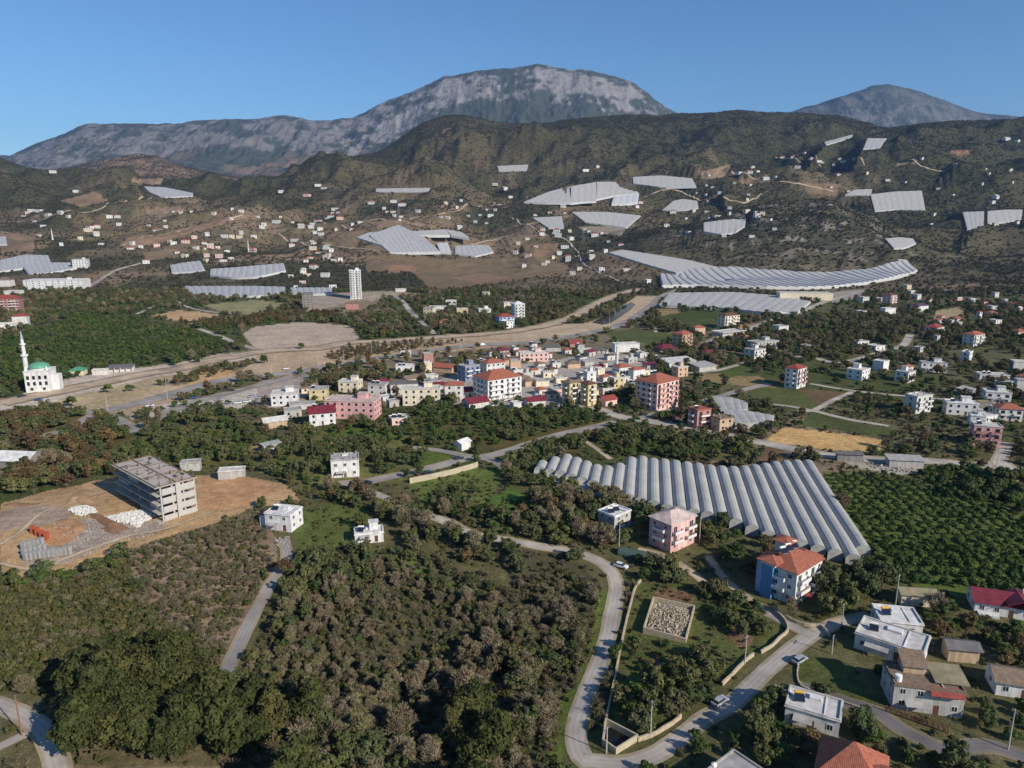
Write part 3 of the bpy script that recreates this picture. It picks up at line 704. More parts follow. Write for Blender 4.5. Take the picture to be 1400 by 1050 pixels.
def house(name, cat, x, yb, wpx, st, ratio, rot, wall, roof, flags, label, group=None, fh=3.0):
    X, Y, Z, w, d, s = place(x, yb, wpx, ratio, rot)
    root = thing(name, label, cat, (X, Y, Z), R(rot), group)
    if 'm' in flags: fh = 2.6
    if 'l' in flags: fh = 3.4
    near = s >= 3.4; mid = s >= .8
    for q in np.linspace(-.5, .5, max(2, int(w/3))):
        for r in np.linspace(-.5, .5, max(2, int(d/3))):
            occupy(X+q*w*math.cos(R(rot))-r*d*math.sin(R(rot)), Y+q*w*math.sin(R(rot))+r*d*math.cos(R(rot)), 3.4 if s > 3.4 else 2.4 if s > 2 else 3)
    H = st*fh+.3; b = MB()
    rk = roof[0]; rtype = {'f': 'flat', 'h': 'hip', 'g': 'gable', 's': 'shed'}[rk]; rc = roof[1]
    setback = 'u' in flags and st > 1
    if 'c' in flags:                              # open columned ground floor
        b.box(-w/2, w/2, -d/2+1.8, d/2, -2.5, 3.2); b.box(-w/2, w/2, -d/2, d/2, 3.2, H)
    else: b.box(-w/2, w/2, -d/2, d/2, -2.5, H)
    if rtype == 'gable':
        r = d*.26; b.face([(-w/2, -d/2, H), (-w/2, 0, H+r*.92), (-w/2, d/2, H)][::1]); b.face([(w/2, d/2, H), (w/2, 0, H+r*.92), (w/2, -d/2, H)])
    if rtype == 'shed': b.face([(-w/2, d/2, H), (w/2, d/2, H), (w/2, d/2, H+d*.1), (-w/2, d/2, H+d*.1)])
    b.build('wall', wallm(wall), root)
    if 'c' in flags:
        n = max(3, int(w/3.6))
        for k in range(n+1):
            MB().box(-.22, .22, -.22, .22, -2.5, 3.2).build('column', wallm(wall), root).location = (-w/2+.25+(w-.5)*k/n, -d/2+.25, 0)
    rm = roof_mesh(rtype, w, d, H, rc); ro = rm.build('roof', roofm(rc), root)
    if near and rtype == 'flat' and 'n' not in flags:   # low upstand, hatch and a sagging lean-to
        MB().box(-w*.1, w*.12, d*.12, d*.34, H+.2, H+.75).build('roof_hatch', wallm(wall), root)
        MB().box(w*.2, w*.22, -d*.45, d*.45, H+.2, H+.42).build('roof_upstand', wallm(wall), root)
        o = MB().hexa([(-w*.34, -1.7, 2.2), (w*.02, -1.7, 2.15), (w*.02, -.02, 2.6), (-w*.34, -.02, 2.6)], [(-w*.34, -1.7, 2.26), (w*.02, -1.7, 2.21), (w*.02, -.02, 2.68), (-w*.34, -.02, 2.68)]).build('porch_roof', roofm('G'), root); o.location = (0, -d/2, 0)
        for q in (-w*.32, 0): MB().box(q-.06, q+.06, -1.62, -1.5, -2, 2.17).build('porch_post', METAL, o)
    if 't' in flags:                              # stair tower on the roof
        tw, td = min(w*.3, 4.5), min(d*.4, 5); tx, ty = w*.18, d*.2
        o = MB().box(-tw/2, tw/2, -td/2, td/2, 0, 2.5).build('stair_tower', wallm(wall), root); o.location = (tx, ty, H+.2)
        MB().box(-tw/2-.25, tw/2+.25, -td/2-.25, td/2+.25, 2.5, 2.68).build('tower_roof', roofm(rc), o)
    if 'x' in flags:                              # unfinished top: concrete starter columns with bars
        for k in range(3):
            for j in range(2):
                MB().box(-.2, .2, -.2, .2, 0, 1.3).build('starter_column', CONC, root).location = (-w*.4+k*w*.4, -d*.38+j*d*.76, H+.2)
    ns = flags.count('s')
    for k in range(ns):
        zz = H+.2 if rtype == 'flat' else H+(.2+min(w, d)*.24 if rtype == 'hip' else d*.2)
        solar_heater(root, -w*.28+k*2.7, (-d*.05 if rtype == 'flat' else 0), zz, -R(rot)*.6+random.uniform(-.2, .2), TANKY if 'y' in flags else TANKW)
    if 'C' in flags: MB().box(-.35, .35, -.35, .35, -1, 1.3).build('chimney', wallm(wall), ro).location = (w*.22, d*.12, H+min(w, d)*.2)
    # windows, doors, balconies
    if s > .42 and 'n' not in flags:
        pitch = 3.0 if near else (3.3 if mid else 4.5)
        faces = [(w, 0, -d/2-.005, 0), (d, -w/2-.005, 0, -math.pi/2), (d, w/2+.005, 0, math.pi/2)]
        for fi, (L, fx, fy, rz) in enumerate(faces):
            n = max(1, int((L-.8)/pitch)); n = min(n, 9)
            if not mid and fi and s < .7: n = min(n, 1)
            for f in range(st):
                if 'c' in flags and f == 0 and fi == 0: continue
                for k in range(n):
                    u = (k+.5)/n*L-L/2
                    bal = 'b' in flags and fi == 0 and f > 0 and (k % 2 == 0)
                    hh, zz = (2.1, f*fh+.35) if bal else (1.3, f*fh+1.2)
                    ww = 1.8 if bal else (1.2 if mid else 1.6)
                    if f == 0 and fi == 0 and k == n//2 and mid:
                        o = MB().box(-.5, .5, -.06, .02, 0, 2.1).build('door', DOORM, root); o.location = (u, fy, .1)
                        if near: MB().box(.32, .4, -.11, -.06, 1., 1.12).build('handle', METAL, o)
                        continue
                    xx, yy = (u, fy) if fi == 0 else (fx, -u if fi == 1 else u)
                    add_window(root, xx, yy, zz, rz, ww, hh, near)
        if 'b' in flags and mid:
            for f in range(1, st):
                for sg in ((-1, 1) if w > 9 else (0,)):
                    bw = w*.36 if sg else w*.6; o = MB().box(-bw/2, bw/2, -1.3, 0, 0, .16).build('balcony', wallm(wall), root); o.location = (sg*w*.27, -d/2-.004, f*fh+.1)
                    rl = MB().box(-bw/2, bw/2, -1.3, -1.22, .16, 1.0).box(-bw/2, -bw/2+.08, -1.22, 0, .16, 1.0).box(bw/2-.08, bw/2, -1.22, 0, .16, 1.0); rl.build('railing', RAILM if 'r' not in flags else wallm('r'), o)
        if 'B' in flags and mid:                  # side balconies on the left face
            for f in range(1, st):
                bw = d*.5; o = MB().box(-1.3, 0, -bw/2, bw/2, 0, .16).build('balcony', wallm(wall), root); o.location = (-w/2-.004, 0, f*fh+.1)
                MB().box(-1.3, -1.22, -bw/2, bw/2, .16, 1.0).box(-1.22, 0, -bw/2, -bw/2+.08, .16, 1.).box(-1.22, 0, bw/2-.08, bw/2, .16, 1.).build('railing', RAILM, o)
    HOUSES.append((X, Y, w, d, s)); root['w'] = w
    return root, w, d, H
# name code|x|foot y|px wide|storeys|depth ratio|turn|wall|roof|flags|label
NAMES = {'h': ('house', 'house'), 'a': ('apartment_block', 'apartment block'), 's': ('shed', 'shed'), 'k': ('warehouse', 'warehouse'), 'o': ('school_building', 'school'), 't': ('apartment_tower', 'apartment tower'), 'H': ('hotel', 'hotel'), 'u': ('unfinished_building', 'building')}
HL = '''h|390|728|46|2|.8|-14|W|fW|sm|white two storey house at the top of the narrow asphalt lane, beside the dug hillside
h|505|745|43|1|.6|14|W|fW|stm|low white flat roofed house alone on the green slope above the wood
h|473|654|42|2|.75|12|W|fG|xl|white house with a grey railed roof terrace beside the lower road
s|632|617|23|1|.8|52|W|gW|n|small white gabled shed by the fork of the valley road
s|1250|831|47|1|.45|-8|c|gO|n|low cream barn with an olive brown roof behind the white flat roofed houses
h|1222|872|62|1|.8|-12|W|fW|sy|white flat roofed house with an orange tank, behind the biggest white roof
h|1214|916|101|1|.62|-38|W|fL|sl|widest white flat roofed house beside the shaded lawn, bottom right hamlet
h|1108|1008|84|1|.68|-28|W|fL|syl|white flat roofed house with a yellow tank on its roof above the dark trees
s|1310|908|42|1|.6|-10|t|gK|n|dark roofed hut in the shade behind the brown roofed grey house
h|391|556|40|2|.8|12|W|fL|t|broad pale grey flat roofed house at the village edge beside the tree lined road
h|437|548|28|2|.7|10|y|fG|s|small yellow house between the grey flat roofed house and the pink block
h|480|537|30|2|.7|-6|c|fL|t|cream flat roofed house behind the pink block
h|518|541|27|2|.7|-10|w|fG|ss|pale grey house with dark solar panels behind the pink block
h|553|540|40|2|.5|10|w|fK|n|white house with a dark grey flat roof behind the cream and white terrace
a|577|555|52|3|.4|4|c|fL|tt|cream topped block with white ground floor above the orchard
a|484|574|74|3|.45|-7|p|fP0|ttx|long pink block with cluttered roof on the village's near edge
h|441|583|42|2|.8|18|W|gM|s|white house with a maroon roof in front of the pink block
s|414|561|34|1|.4|8|w|fG|n|low white garage joining the grey house and the maroon roofed house
s|376|587|36|1|.6|30|t|gL|n|ramshackle beige barn at the village's near corner, left of the maroon roofed house
h|546|583|31|1|.8|24|P|fL|ss|little pale pink house with two solar panels above the orchard
a|621|549|27|3|.6|6|w|hT|C|narrow cream block with terracotta roof left of the white arcaded corner building
h|650|560|38|1|.7|32|w|gM|n|low white house with a dark red gable roof in front of the arcaded corner building
a|680|549|68|4|.7|34|W|hT|cbB|big white arcaded corner block with a terracotta hipped roof in the village centre
a|641|522|31|3|.8|38|B|fG|bt|block with a blue side wall behind the white arcaded corner building
h|674|510|34|2|.6|30|w|hT|C|white house with red tiled roof right behind the arcaded corner building
h|609|510|33|1|.6|-22|o|gT|n|low peach house with a long terracotta gable roof beside the blue walled block
h|585|496|16|2|.8|20|r|fG|n|small coral red house near the river road, left of the terracotta gable
h|554|508|27|1|.6|8|W|fW|ss|low white house with bright white roofs in the trees left of the coral house
h|585|509|12|2|.8|20|c|fL|n|tiny cream house between the bright white roofs and the terracotta gable
s|555|488|13|1|.7|0|W|fW|n|tiny white hut at the edge of the river road
a|729|495|41|2|.4|8|P|fL|t|long pale pink block lining the river road
h|704|506|16|2|.8|10|o|fG|n|peach house at the left end of the long pale pink block
h|694|499|13|1|.8|14|o|fT|n|small orange box house left of the peach house
s|755|481|23|1|.6|10|g|sK|n|grey metal roofed workshop beside the river road
s|786|475|20|1|.7|12|R0|gR|n|dark red roofed shop beside the river road
k|855|482|38|2|.35|14|W|fL|n|long white hall just behind the village minaret
s|820|484|22|1|.8|8|g|fK|cn|grey open canopy next to the long white hall
s|800|484|22|1|.4|10|w|fL|n|low white stall row between the red roofed shop and the grey canopy
h|783|504|21|1|.7|15|o|hN|n|peach bungalow with brown roof in the middle of the crowded village
h|741|511|19|1|.7|18|w|fG|n|small white house right of the terracotta village lanes
h|723|529|19|1|.7|25|o|hN|n|brown tiled bungalow behind the yellow twin blocks' left neighbours
h|740|529|22|1|.7|15|c|fG|n|cream flat house between the brown bungalow and the grey roofs
h|806|530|17|3|.8|22|W|fW|t|slim white three storey house behind the yellow twin blocks
h|820|518|13|2|.8|20|c|fL|n|narrow cream house just left of the village mosque roof
h|870|519|23|2|.6|28|W|hT|n|white house with terracotta roof right of the village minaret
h|842|532|22|2|.8|30|y|fL|t|pale yellow house left of the red and white balconied block
a|779|554|22|4|1.0|36|y|hN|bB|left one of the yellow twin blocks with brown roofs above the orchard
a|804|556|22|4|1.0|36|y|hD|bB|right one of the yellow twin blocks with brown roofs above the orchard
h|830|556|27|1|.8|34|P|gR|n|low pale pink bungalow with a bright red roof beside the yellow twin blocks
a|897|563|60|5|.8|40|P|hT|bBssr|five storey pink and white balconied block with terracotta roof and solar panels
h|731|557|30|1|.6|18|w|gM|n|white cottage with a dark maroon roof at the orchard's upper edge
h|760|541|20|1|.8|24|P|fG|n|pale pink flat house left of the yellow twin blocks
h|705|560|16|1|.8|30|w|fL|n|tiny white house below the arcaded corner building
a|932|479|27|4|.9|35|t|hT|br|tall brown sided house with balconies at the upper village edge
s|909|483|30|1|.8|20|k|hM|cn|open pavilion with maroon hipped roof left of the tall brown sided house
h|954|458|19|2|.6|20|o|hT|n|small orange house in the fields above the tall brown sided house
H|995|450|31|4|.5|30|c|hD|b|cream four storey hotel with dark roof below the flat pale greenhouse
k|996|461|50|1|.5|30|w|fL|c|low white shop wing in front of the cream hotel
h|967|488|18|1|.8|22|P|hM|n|pale pink cottage with maroon roof beside the fields below the hotel
h|1031|491|30|2|.7|36|w|fG|tb|white and pink two storey house by the dark orchard right of the upper village
h|1042|480|46|2|.4|26|g|fG|t|long grey white house row behind the white and pink two storey house
h|1066|456|22|2|.7|26|w|fG|n|small white house beside the straight road to the arc of greenhouses
h|1069|432|13|1|.7|20|P|fL|n|tiny pink house at the corner of the flat pale greenhouse
h|929|516|22|2|.7|30|o|fL|t|peach house beside the grey shed roofs
k|926|503|50|1|.5|24|w|sL|n|long white workshop roof right of the village minaret
s|890|506|24|1|.6|22|g|sM|n|shed with a faded maroon roof beside the long white workshop
k|960|509|38|1|.7|28|g|sG|n|grey corrugated shed roof at the roadside below the white workshop
a|1086|532|31|4|.7|42|W|hR|brB|lone white four storey block with red roof standing in the fields
a|955|587|30|3|.8|26|r|fT|bsB|coral red block beside the village road
u|986|591|29|2|.8|24|t|fN|x|unfinished brown brick house right of the coral red block
h|1172|521|34|2|.8|42|W|fL|t|white cube house left of the lane fork in the eastern fields
h|1203|508|23|2|.8|40|W|fL|n|small white house behind the white cube house
h|1236|524|30|2|.7|40|W|fG|t|white house with blue shaded side in the eastern fields
h|1274|510|34|2|.4|-14|W|fG|t|long white house above the lane in the eastern fields
h|1355|521|40|1|.5|-12|w|fL|ss|low white house row near the right edge above the lane
h|1392|508|22|2|.7|-12|w|fL|n|white house cut by the right edge, behind the low white row
h|1360|554|36|2|.7|-20|W|fL|tb|white house with balcony behind the red roofed villa at the right edge
h|1396|535|20|2|.7|-15|w|fG|n|white house cut by the right edge beside the lane
h|1253|566|36|3|.6|24|w|fL|xb|white and brown three storey house below the eastern lane
h|1311|569|42|2|.5|-16|W|fW|st|wide white house right of the white and brown three storey house
h|1333|587|22|2|.8|-20|W|fW|t|white cube stuck to the wide white house
h|1344|612|38|3|.6|-18|p|fL|bsr|pink house with terraces above the road junction at the right
h|1375|577|34|2|.8|-14|w|hT|b|villa with an orange tiled roof near the right edge
s|1344|558|20|1|.4|0|k|fO|n|beige roofed annex between the white balcony house and the villa
h|1276|458|28|2|.7|38|W|hR|b|white house with red roof and blue side on the bare knoll
a|1329|474|30|3|.6|30|w|hT|b|cream three storey block with terracotta roof right of the bare knoll
a|1215|418|19|4|.8|34|P|hD|b|pale pink four storey block in trees below the scrub hill
h|1213|430|21|2|.5|20|W|fL|n|white house in front of the pale pink four storey block
h|1256|426|23|2|.6|20|W|hV|n|white house with a purplish roof right of the pale pink block
h|1240|396|10|2|.8|20|y|fL|n|tiny peach house at the foot of the scrub hill
h|1177|430|13|1|.8|22|W|fL|n|tiny white house in trees left of the pale pink block
o|1099|411|72|3|.25|-4|c|fL|n|long cream school in front of the arc of greenhouses
h|1392|463|16|2|.8|10|o|hT|n|orange roofed house at the right edge below the far wood
H|80|396|78|4|.35|5|W|fW|tt|long bright white hotel left, below grey greenhouse roofs
a|112|368|21|5|.7|16|W|fG|t|white five storey block behind the long white hotel
a|13|428|36|5|.6|18|r|hR|b|red and pink block cut by the left edge
h|30|446|21|3|.7|20|w|hR|n|white house with red roof in front of the red block at the left edge
h|9|453|24|2|.7|16|W|fW|n|white house at the left edge by the large orchard
h|8|392|20|3|.7|8|w|hN|n|brown roofed white block at the left edge beside the white hotel
h|20|405|20|2|.7|4|w|fL|n|pale low house between the red block and the white hotel
k|167|510|33|1|.5|16|w|sK|cn|open fronted white store with dark roof by the mosque road
s|108|514|20|1|1.0|12|c|hE0|n|little fountain kiosk with a green roof on the mosque forecourt
s|138|513|20|1|.4|10|w|fL|n|low white wall like hut between the kiosk and the store
u|422|423|17|6|.8|14|k|fK|x|grey unfinished block of bare floors beside the dirt yard
u|482|423|19|2|.7|10|r|fN|n|brick red shell of a house below the white tower
a|708|441|19|6|1.0|20|W|hW|b|white rounded six storey block at the foot of the hill
a|690|447|27|3|.7|24|b|hR|b|blue white block with red roof beside the white rounded block
h|632|431|17|2|.8|8|y|fL|n|yellow box house among trees by the hill track
h|662|431|19|2|.7|14|W|fL|t|white house right of the yellow box house
s|599|423|24|1|.3|0|t|fL|n|low tan building left of the yellow box house
h|548|399|16|1|.7|10|w|fL|n|white cottage at the head of the pale hill track
k|18|641|78|1|.45|-6|k|gW|n|low depot with a bright white roof at the left edge above the dug site
h|262|645|28|1|.6|15|g|fG|n|low pale shed right behind the bare concrete frame
h|318|656|36|1|.5|12|g|fL|n|low pale house at the upper right rim of the dug hillside
s|371|619|24|1|.4|40|g|sG|n|grey tin roofed hut in the gardens below the ramshackle barn
s|1235|641|46|1|.4|-8|g|sG|n|grey roofed store in the scrap yard beside the citrus orchard
s|1160|632|34|1|.3|-8|k|sK|n|long low shed at the left end of the scrap yard'''
HL = HL.splitlines()
ROOFC['P'] = 'c9b3a8'; ROOFC['E'] = '4f9470'; WALLC['R'] = 'b06a5a'
for l in HL:
    k, x, yb, wp, st, ra, ro, wl, rf, fl, lab = l.split('|')
    if not lab: continue
    nm, ct = NAMES[k]
    if wl == 'R0': wl = 'r'
    H_ = house(nm, ct, float(x), float(yb), float(wp), int(st), float(ra), float(ro), wl, rf[:2], fl, lab)
# scattered far houses, one cluster per line: label|x,y ...
FARH = '''white hillside house scattered left of the grey greenhouse on the brown left slope|38,293 43,290 53,291 66,296 83,294 73,240 104,264
pale house along the ochre track on the left slope|150,300 161,299 163,309 133,313 123,314 121,318 216,316 132,324
white house of the hamlet round the slim far minaret, left of the centre|178,341 193,340 214,338 237,335 254,333 266,327 283,323 307,326 330,321 268,341 288,340 317,326
pale house of the hamlet at the ends of the pale greenhouse strip, left|253,353 283,352 300,353 276,364 200,361 347,325 345,343
white house on the left valley slope below the limestone scarp|358,313 378,306 412,313 425,313 435,304 385,265 420,271 435,256 443,259
white house in the hamlet beside the white arched tunnels, below the track|399,338 403,331 428,342 453,345 447,354 465,358 418,360 428,368 422,378 414,388 404,394 361,309 376,305
small white house among trees on the slope below the dark conical hill|448,300 453,298 465,302 493,305 437,316 550,283 538,278 635,284 670,297 690,263 697,272 677,260 508,280 458,288 612,300 628,314
white house beside the winding pale track on the middle hillside|740,322 763,324 780,330 772,340 777,353 807,345 809,356 822,371 813,324 705,348 722,352 783,376 716,366
white house on the dark wooded slope below the far central hills|816,231 800,237 1010,242 1025,238 970,300 980,297 1035,297 1042,295 1020,292 870,285 875,279 920,292 770,284 761,318 1046,247
pale house on the wooded right hillside near the top greenhouses|1090,232 1110,219 1118,226 1152,224 1145,241 1070,217 1085,215 1100,213 1115,214 1375,196 1390,197 1360,275 1356,280
small white house in the right fields below the far wood|1310,411 1330,413 1345,420 1375,417 1392,429 1360,407 1300,447 1338,435 1230,360 885,388 1280,470 1310,450'''
FH = {}
for li, l in enumerate(FARH.splitlines()):
    lab, s = l.split('|'); pts = pl(s)
    grp = 'far houses: '+lab
    for k, (x, y) in enumerate(pts):
        hx, hy, _ = P(x, y)
        if bool(occupied(np.array([hx]), np.array([hy+5]))[0]): continue
        rr = random.Random(li*100+k); wl = rr.choice('WWWwwcPw'); rf = rr.choice(['fW', 'fL', 'fL', 'fG', 'hT', 'gL']) if rr.random() < .85 else 'hR'
        house('hillside_house', 'house', x, y, rr.uniform(6.5, 11), rr.choice([1, 2, 2, 2]), rr.uniform(.6, .9), rr.uniform(-20, 40), wl, rf, '', lab, 'hillside houses, '+lab.split(' house ', 1)[-1] if ' house ' in lab else grp)

def infill(poly, n, gap, wpx, lab, group, name, styles, seed, rots=(15, 45), big=1.0):
    g = random.Random(seed); po = pl(poly); xs = [p[0] for p in po]; ys = [p[1] for p in po]; k = 0; tries = 0
    done = []
    while k < n and tries < n*30:
        tries += 1; x, y = g.uniform(min(xs), max(xs)), g.uniform(min(ys), max(ys))
        if not bool(inpoly(np.array([x]), np.array([y]), po)[0]): continue
        X, Y, Z = P(x, y); s = F/(Y*CP-(Z-HC)*SP); w = g.uniform(*wpx)
        if any(math.hypot(X-a, Y-b) < gap for a, b in done): continue
        Q = np.array([[X+i, Y+3+j] for i in (-4, 0, 4) for j in (-3, 1, 5)])
        if occupied(Q[:, 0], Q[:, 1]).sum() > 1: continue
        done.append((X, Y)); k += 1
        wl, rf, fl, st = g.choice(styles)
        house(name, 'house', x, y, w*s, st, g.uniform(.6, .95), g.uniform(*rots), wl, rf, fl, lab, group)
VIL = '600,500 640,494 700,476 770,474 850,478 905,490 900,515 860,535 800,545 745,548 720,535 700,520 640,515'
infill(VIL, 30, 9, (6, 10), 'small flat grey or white roofed house packed into the crowded village centre', 'flat roofed houses of the village centre', 'village_house', [('w', 'fG', 's', 1), ('g', 'fG', 's', 1), ('c', 'fL', 'x', 1), ('w', 'fK', 's', 1), ('w', 'fL', 's', 1), ('g', 'fL', 't', 1), ('g', 'sG', 'n', 1)], 1)
infill(VIL, 22, 9, (6, 9.5), 'small house with a tiled brown or red roof packed into the crowded village centre', 'tiled houses of the village centre', 'village_house', [('w', 'hT', '', 1), ('c', 'hN', '', 1), ('w', 'gN', '', 1), ('g', 'gM', '', 1), ('w', 'hD', '', 1), ('w', 'hT', '', 1)], 2)
infill('350,520 460,530 600,520 660,540 640,556 560,560 470,570 400,580 355,560', 14, 10, (7, 11), 'small pale shed or house tucked between the larger blocks along the village edge', 'small buildings of the village edge', 'village_house', [('g', 'fG', '', 1), ('w', 'fL', '', 1), ('c', 'gN', '', 1), ('w', 'gM', '', 1)], 3)
infill('1000,440 1130,470 1300,480 1400,500 1400,600 1340,600 1230,520 1100,500 1000,480', 13, 18, (8, 13), 'small pale house or shed among the orchards of the eastern fields', 'small houses of the eastern fields', 'field_house', [('W', 'fL', '', 1), ('w', 'fG', '', 1), ('w', 'hT', '', 1), ('W', 'fW', 's', 2), ('k', 'sG', 'n', 1)], 4)
infill('1150,400 1400,400 1400,455 1280,445 1160,430', 13, 18, (9, 15), 'small pale house at the foot of the far right wood', 'small houses at the foot of the far right wood', 'field_house', [('W', 'fL', '', 1), ('w', 'fG', '', 2), ('w', 'hT', '', 1)], 5)
HILLI = [('40,285 340,285 350,330 100,345 0,330', 20, 'low white house on the brown left hillside'), ('220,325 350,318 350,360 240,360', 9, 'white house in the left valley hamlet'), ('350,295 470,290 690,270 690,310 560,305 420,330 360,325', 30, 'tiny white house below the dark conical hill'), ('690,290 870,290 870,375 740,370 700,340', 22, 'white house on the terraced middle hillside'), ('880,240 1060,225 1060,330 900,320', 26, 'tiny pale house on the wooded central right slope'), ('1060,205 1400,230 1400,330 1250,320 1060,260', 22, 'tiny pale house on the wooded far right slope'), ('560,395 700,405 700,450 600,445', 10, 'white house among the trees below the terraced hillside'), ('380,330 480,330 480,400 390,400', 12, 'white house of the hamlet left of the white tower')]
for i_, (po, n, lab) in enumerate(HILLI):
    infill(po, n, 22, (8.5, 14), lab, lab.replace('house', 'houses'), 'hillside_house', [('W', 'fW', '', 1), ('W', 'fL', '', 2), ('w', 'fL', '', 1), ('w', 'hT', '', 1), ('c', 'fG', '', 2)], 20+i_, (-20, 45))
# ------------------------------------------------------------------ greenhouses
def plastic(name, col, rib=1.0, rough=.38):
    m = mat(name, col, rough, .14, .15, spec=.25); t = m.node_tree; b = t.nodes['Principled BSDF']; L = t.links
    tc = t.nodes.new('ShaderNodeTexCoord'); wv = t.nodes.new('ShaderNodeTexWave'); wv.bands_direction = 'Y'; wv.inputs['Scale'].default_value = .16*rib; wv.inputs['Distortion'].default_value = .4
    L.new(tc.outputs['Object'], wv.inputs['Vector'])
    src = b.inputs['Base Color'].links[0].from_socket; mr = t.nodes.new('ShaderNodeMapRange'); mr.inputs['From Min'].default_value = 0; mr.inputs['From Max'].default_value = .25; mr.inputs['To Min'].default_value = .88; mr.inputs['To Max'].default_value = 1
    L.new(wv.outputs['Fac'], mr.inputs['Value']); mx = t.nodes.new('ShaderNodeMix'); mx.data_type = 'RGBA'; mx.blend_type = 'MULTIPLY'; mx.inputs['Factor'].default_value = 1
    L.new(src, mx.inputs['A']); L.new(mr.outputs['Result'], mx.inputs['B']); L.new(mx.outputs['Result'], b.inputs['Base Color'])
    return m
PL1 = plastic('greenhouse film grey', 'afaca4', 1.0, .55); PL2 = plastic('greenhouse film pale', 'bcb7ae', .6, .6); PL3 = plastic('greenhouse film bluish', 'b7b4ae', .6, .5); PLE = mat('greenhouse end film', 'a8a8a2', .6, .25, .5); PLS = mat('greenhouse side film white', 'c2c2bf', .6, .1, .2)
GUT = mat('gutter strip', 'c9cacb', .5, .08)
# the big one: parallel arched tunnels with stepped ends
gh = thing('greenhouse', 'largest greenhouse in the valley, long parallel arched tunnels of grey plastic beside the citrus orchard', 'greenhouse', (70, 245, 0), -R(10.8))
FARY = [286.3, 291.4, 295.2, 290.3, 285, 280.2, 278.6, 282.6, 290.9, 292.2, 289.2, 288.2, 286.3, 283.6, 282, 279.7, 278, 277.7, 278.8, 280.6, 282.9, 285.6, 286.5, 287.1, 287]
FARX = [13.2, 18.5, 23.7, 27.6, 31.5, 35.3, 39.7, 44.8, 51.1, 55.9, 60.2, 64.7, 69, 73.2, 77.6, 81.9, 86.4, 90.7, 96.1, 101.2, 106.6, 111.1, 116.1, 120.9, 125.5]
NEARY = [273.5, 270, 267, 263.1, 259, 255.4, 251.8, 247.5, 242.4, 239.7, 236.8, 233.3, 231.7, 229.5, 227.5, 224.9, 221.6, 216.3, 211.8, 209.2, 205.6, 202.3, 199.5, 196.3, 201.9]
NEARX = [10, 14.8, 19.6, 23.7, 27.6, 31.4, 35.5, 39.3, 43.2, 47.1, 51.1, 54.9, 58.4, 62.3, 67.2, 71.4, 75.4, 79.2, 82.9, 86.6, 90.5, 94.9, 99, 102.5, 108.5]
ua = np.array([math.sin(R(10.8)), math.cos(R(10.8))]); va = np.array([ua[1], -ua[0]]); o0 = np.array([70, 245.])
offs = []
for k in range(25):
    f = np.array([FARX[k]*.967, FARY[k]*.967])-o0; n = np.array([NEARX[k]*.985, NEARY[k]*.985])-o0
    offs.append((.5*(f@va+n@va), n@ua, f@ua))
a_ = np.polyfit(range(25), [o[0] for o in offs], 1)
SPW = a_[0]; VPROF = [(-.5, 2.3), (-.47, 2.75), (-.38, 3.3), (-.22, 3.75), (0, 3.92), (.22, 3.75), (.38, 3.3), (.47, 2.75), (.5, 2.3)]
for k in range(25):
    c = a_[1]+a_[0]*k; y0, y1 = offs[k][1], offs[k][2]
    NY = max(2, int((y1-y0)/5)); b = MB(); W2 = SPW*.985
    zb = lambda yy: float(zat(*(o0+va*c+ua*yy)))
    ys = np.linspace(y0, y1, NY+1); zs = [zb(q) for q in ys]
    for i in range(NY):
        for j in range(len(VPROF)-1):
            (u0, h0), (u1, h1) = VPROF[j], VPROF[j+1]
            b.face([(c+u0*W2, ys[i], zs[i]+h0), (c+u1*W2, ys[i], zs[i]+h1), (c+u1*W2, ys[i+1], zs[i+1]+h1), (c+u0*W2, ys[i+1], zs[i+1]+h0)])
    me_ = b.mesh('tunnel', PL1); me_.polygons.foreach_set('use_smooth', np.ones(len(me_.polygons), bool)); link('tunnel', me_, gh)
    for yy, zz, nm in ((y0, zs[0], 'end_wall'), (y1, zs[-1], 'end_wall')):
        e = MB(); sg = .01 if yy == y0 else -.01
        pr = [(c-.5*W2, yy+sg, zz-1.5)]+[(c+u*W2, yy+sg, zz+h) for u, h in VPROF]+[(c+.5*W2, yy+sg, zz-1.5)]
        e.face(pr if yy == y0 else pr[::-1]); e.build(nm, PLE, gh)
    if k in (0, 24):
        e = MB(); xx = c+(-.5 if k == 0 else .5)*SPW*.985
        for i in range(NY): e.face([(xx, ys[i], zs[i]-1), (xx, ys[i+1], zs[i+1]-1), (xx, ys[i+1], zs[i+1]+2.3), (xx, ys[i], zs[i]+2.3)])
        e.build('side_wall', PLE, gh)
    gt = MB(); xx = c+SPW/2
    if k < 24:
        ya, yb_ = max(y0, offs[k+1][1]), min(y1, offs[k+1][2]); gt.box(xx-.16, xx+.16, ya, yb_, zb(ya)+2.2, zb(ya)+2.5); gt.build('gutter', GUT, gh)
    for q in np.linspace(y0, y1, int((y1-y0)/3)):
        w_ = o0+va*c+ua*q; occupy(w_[0], w_[1], 3.2)
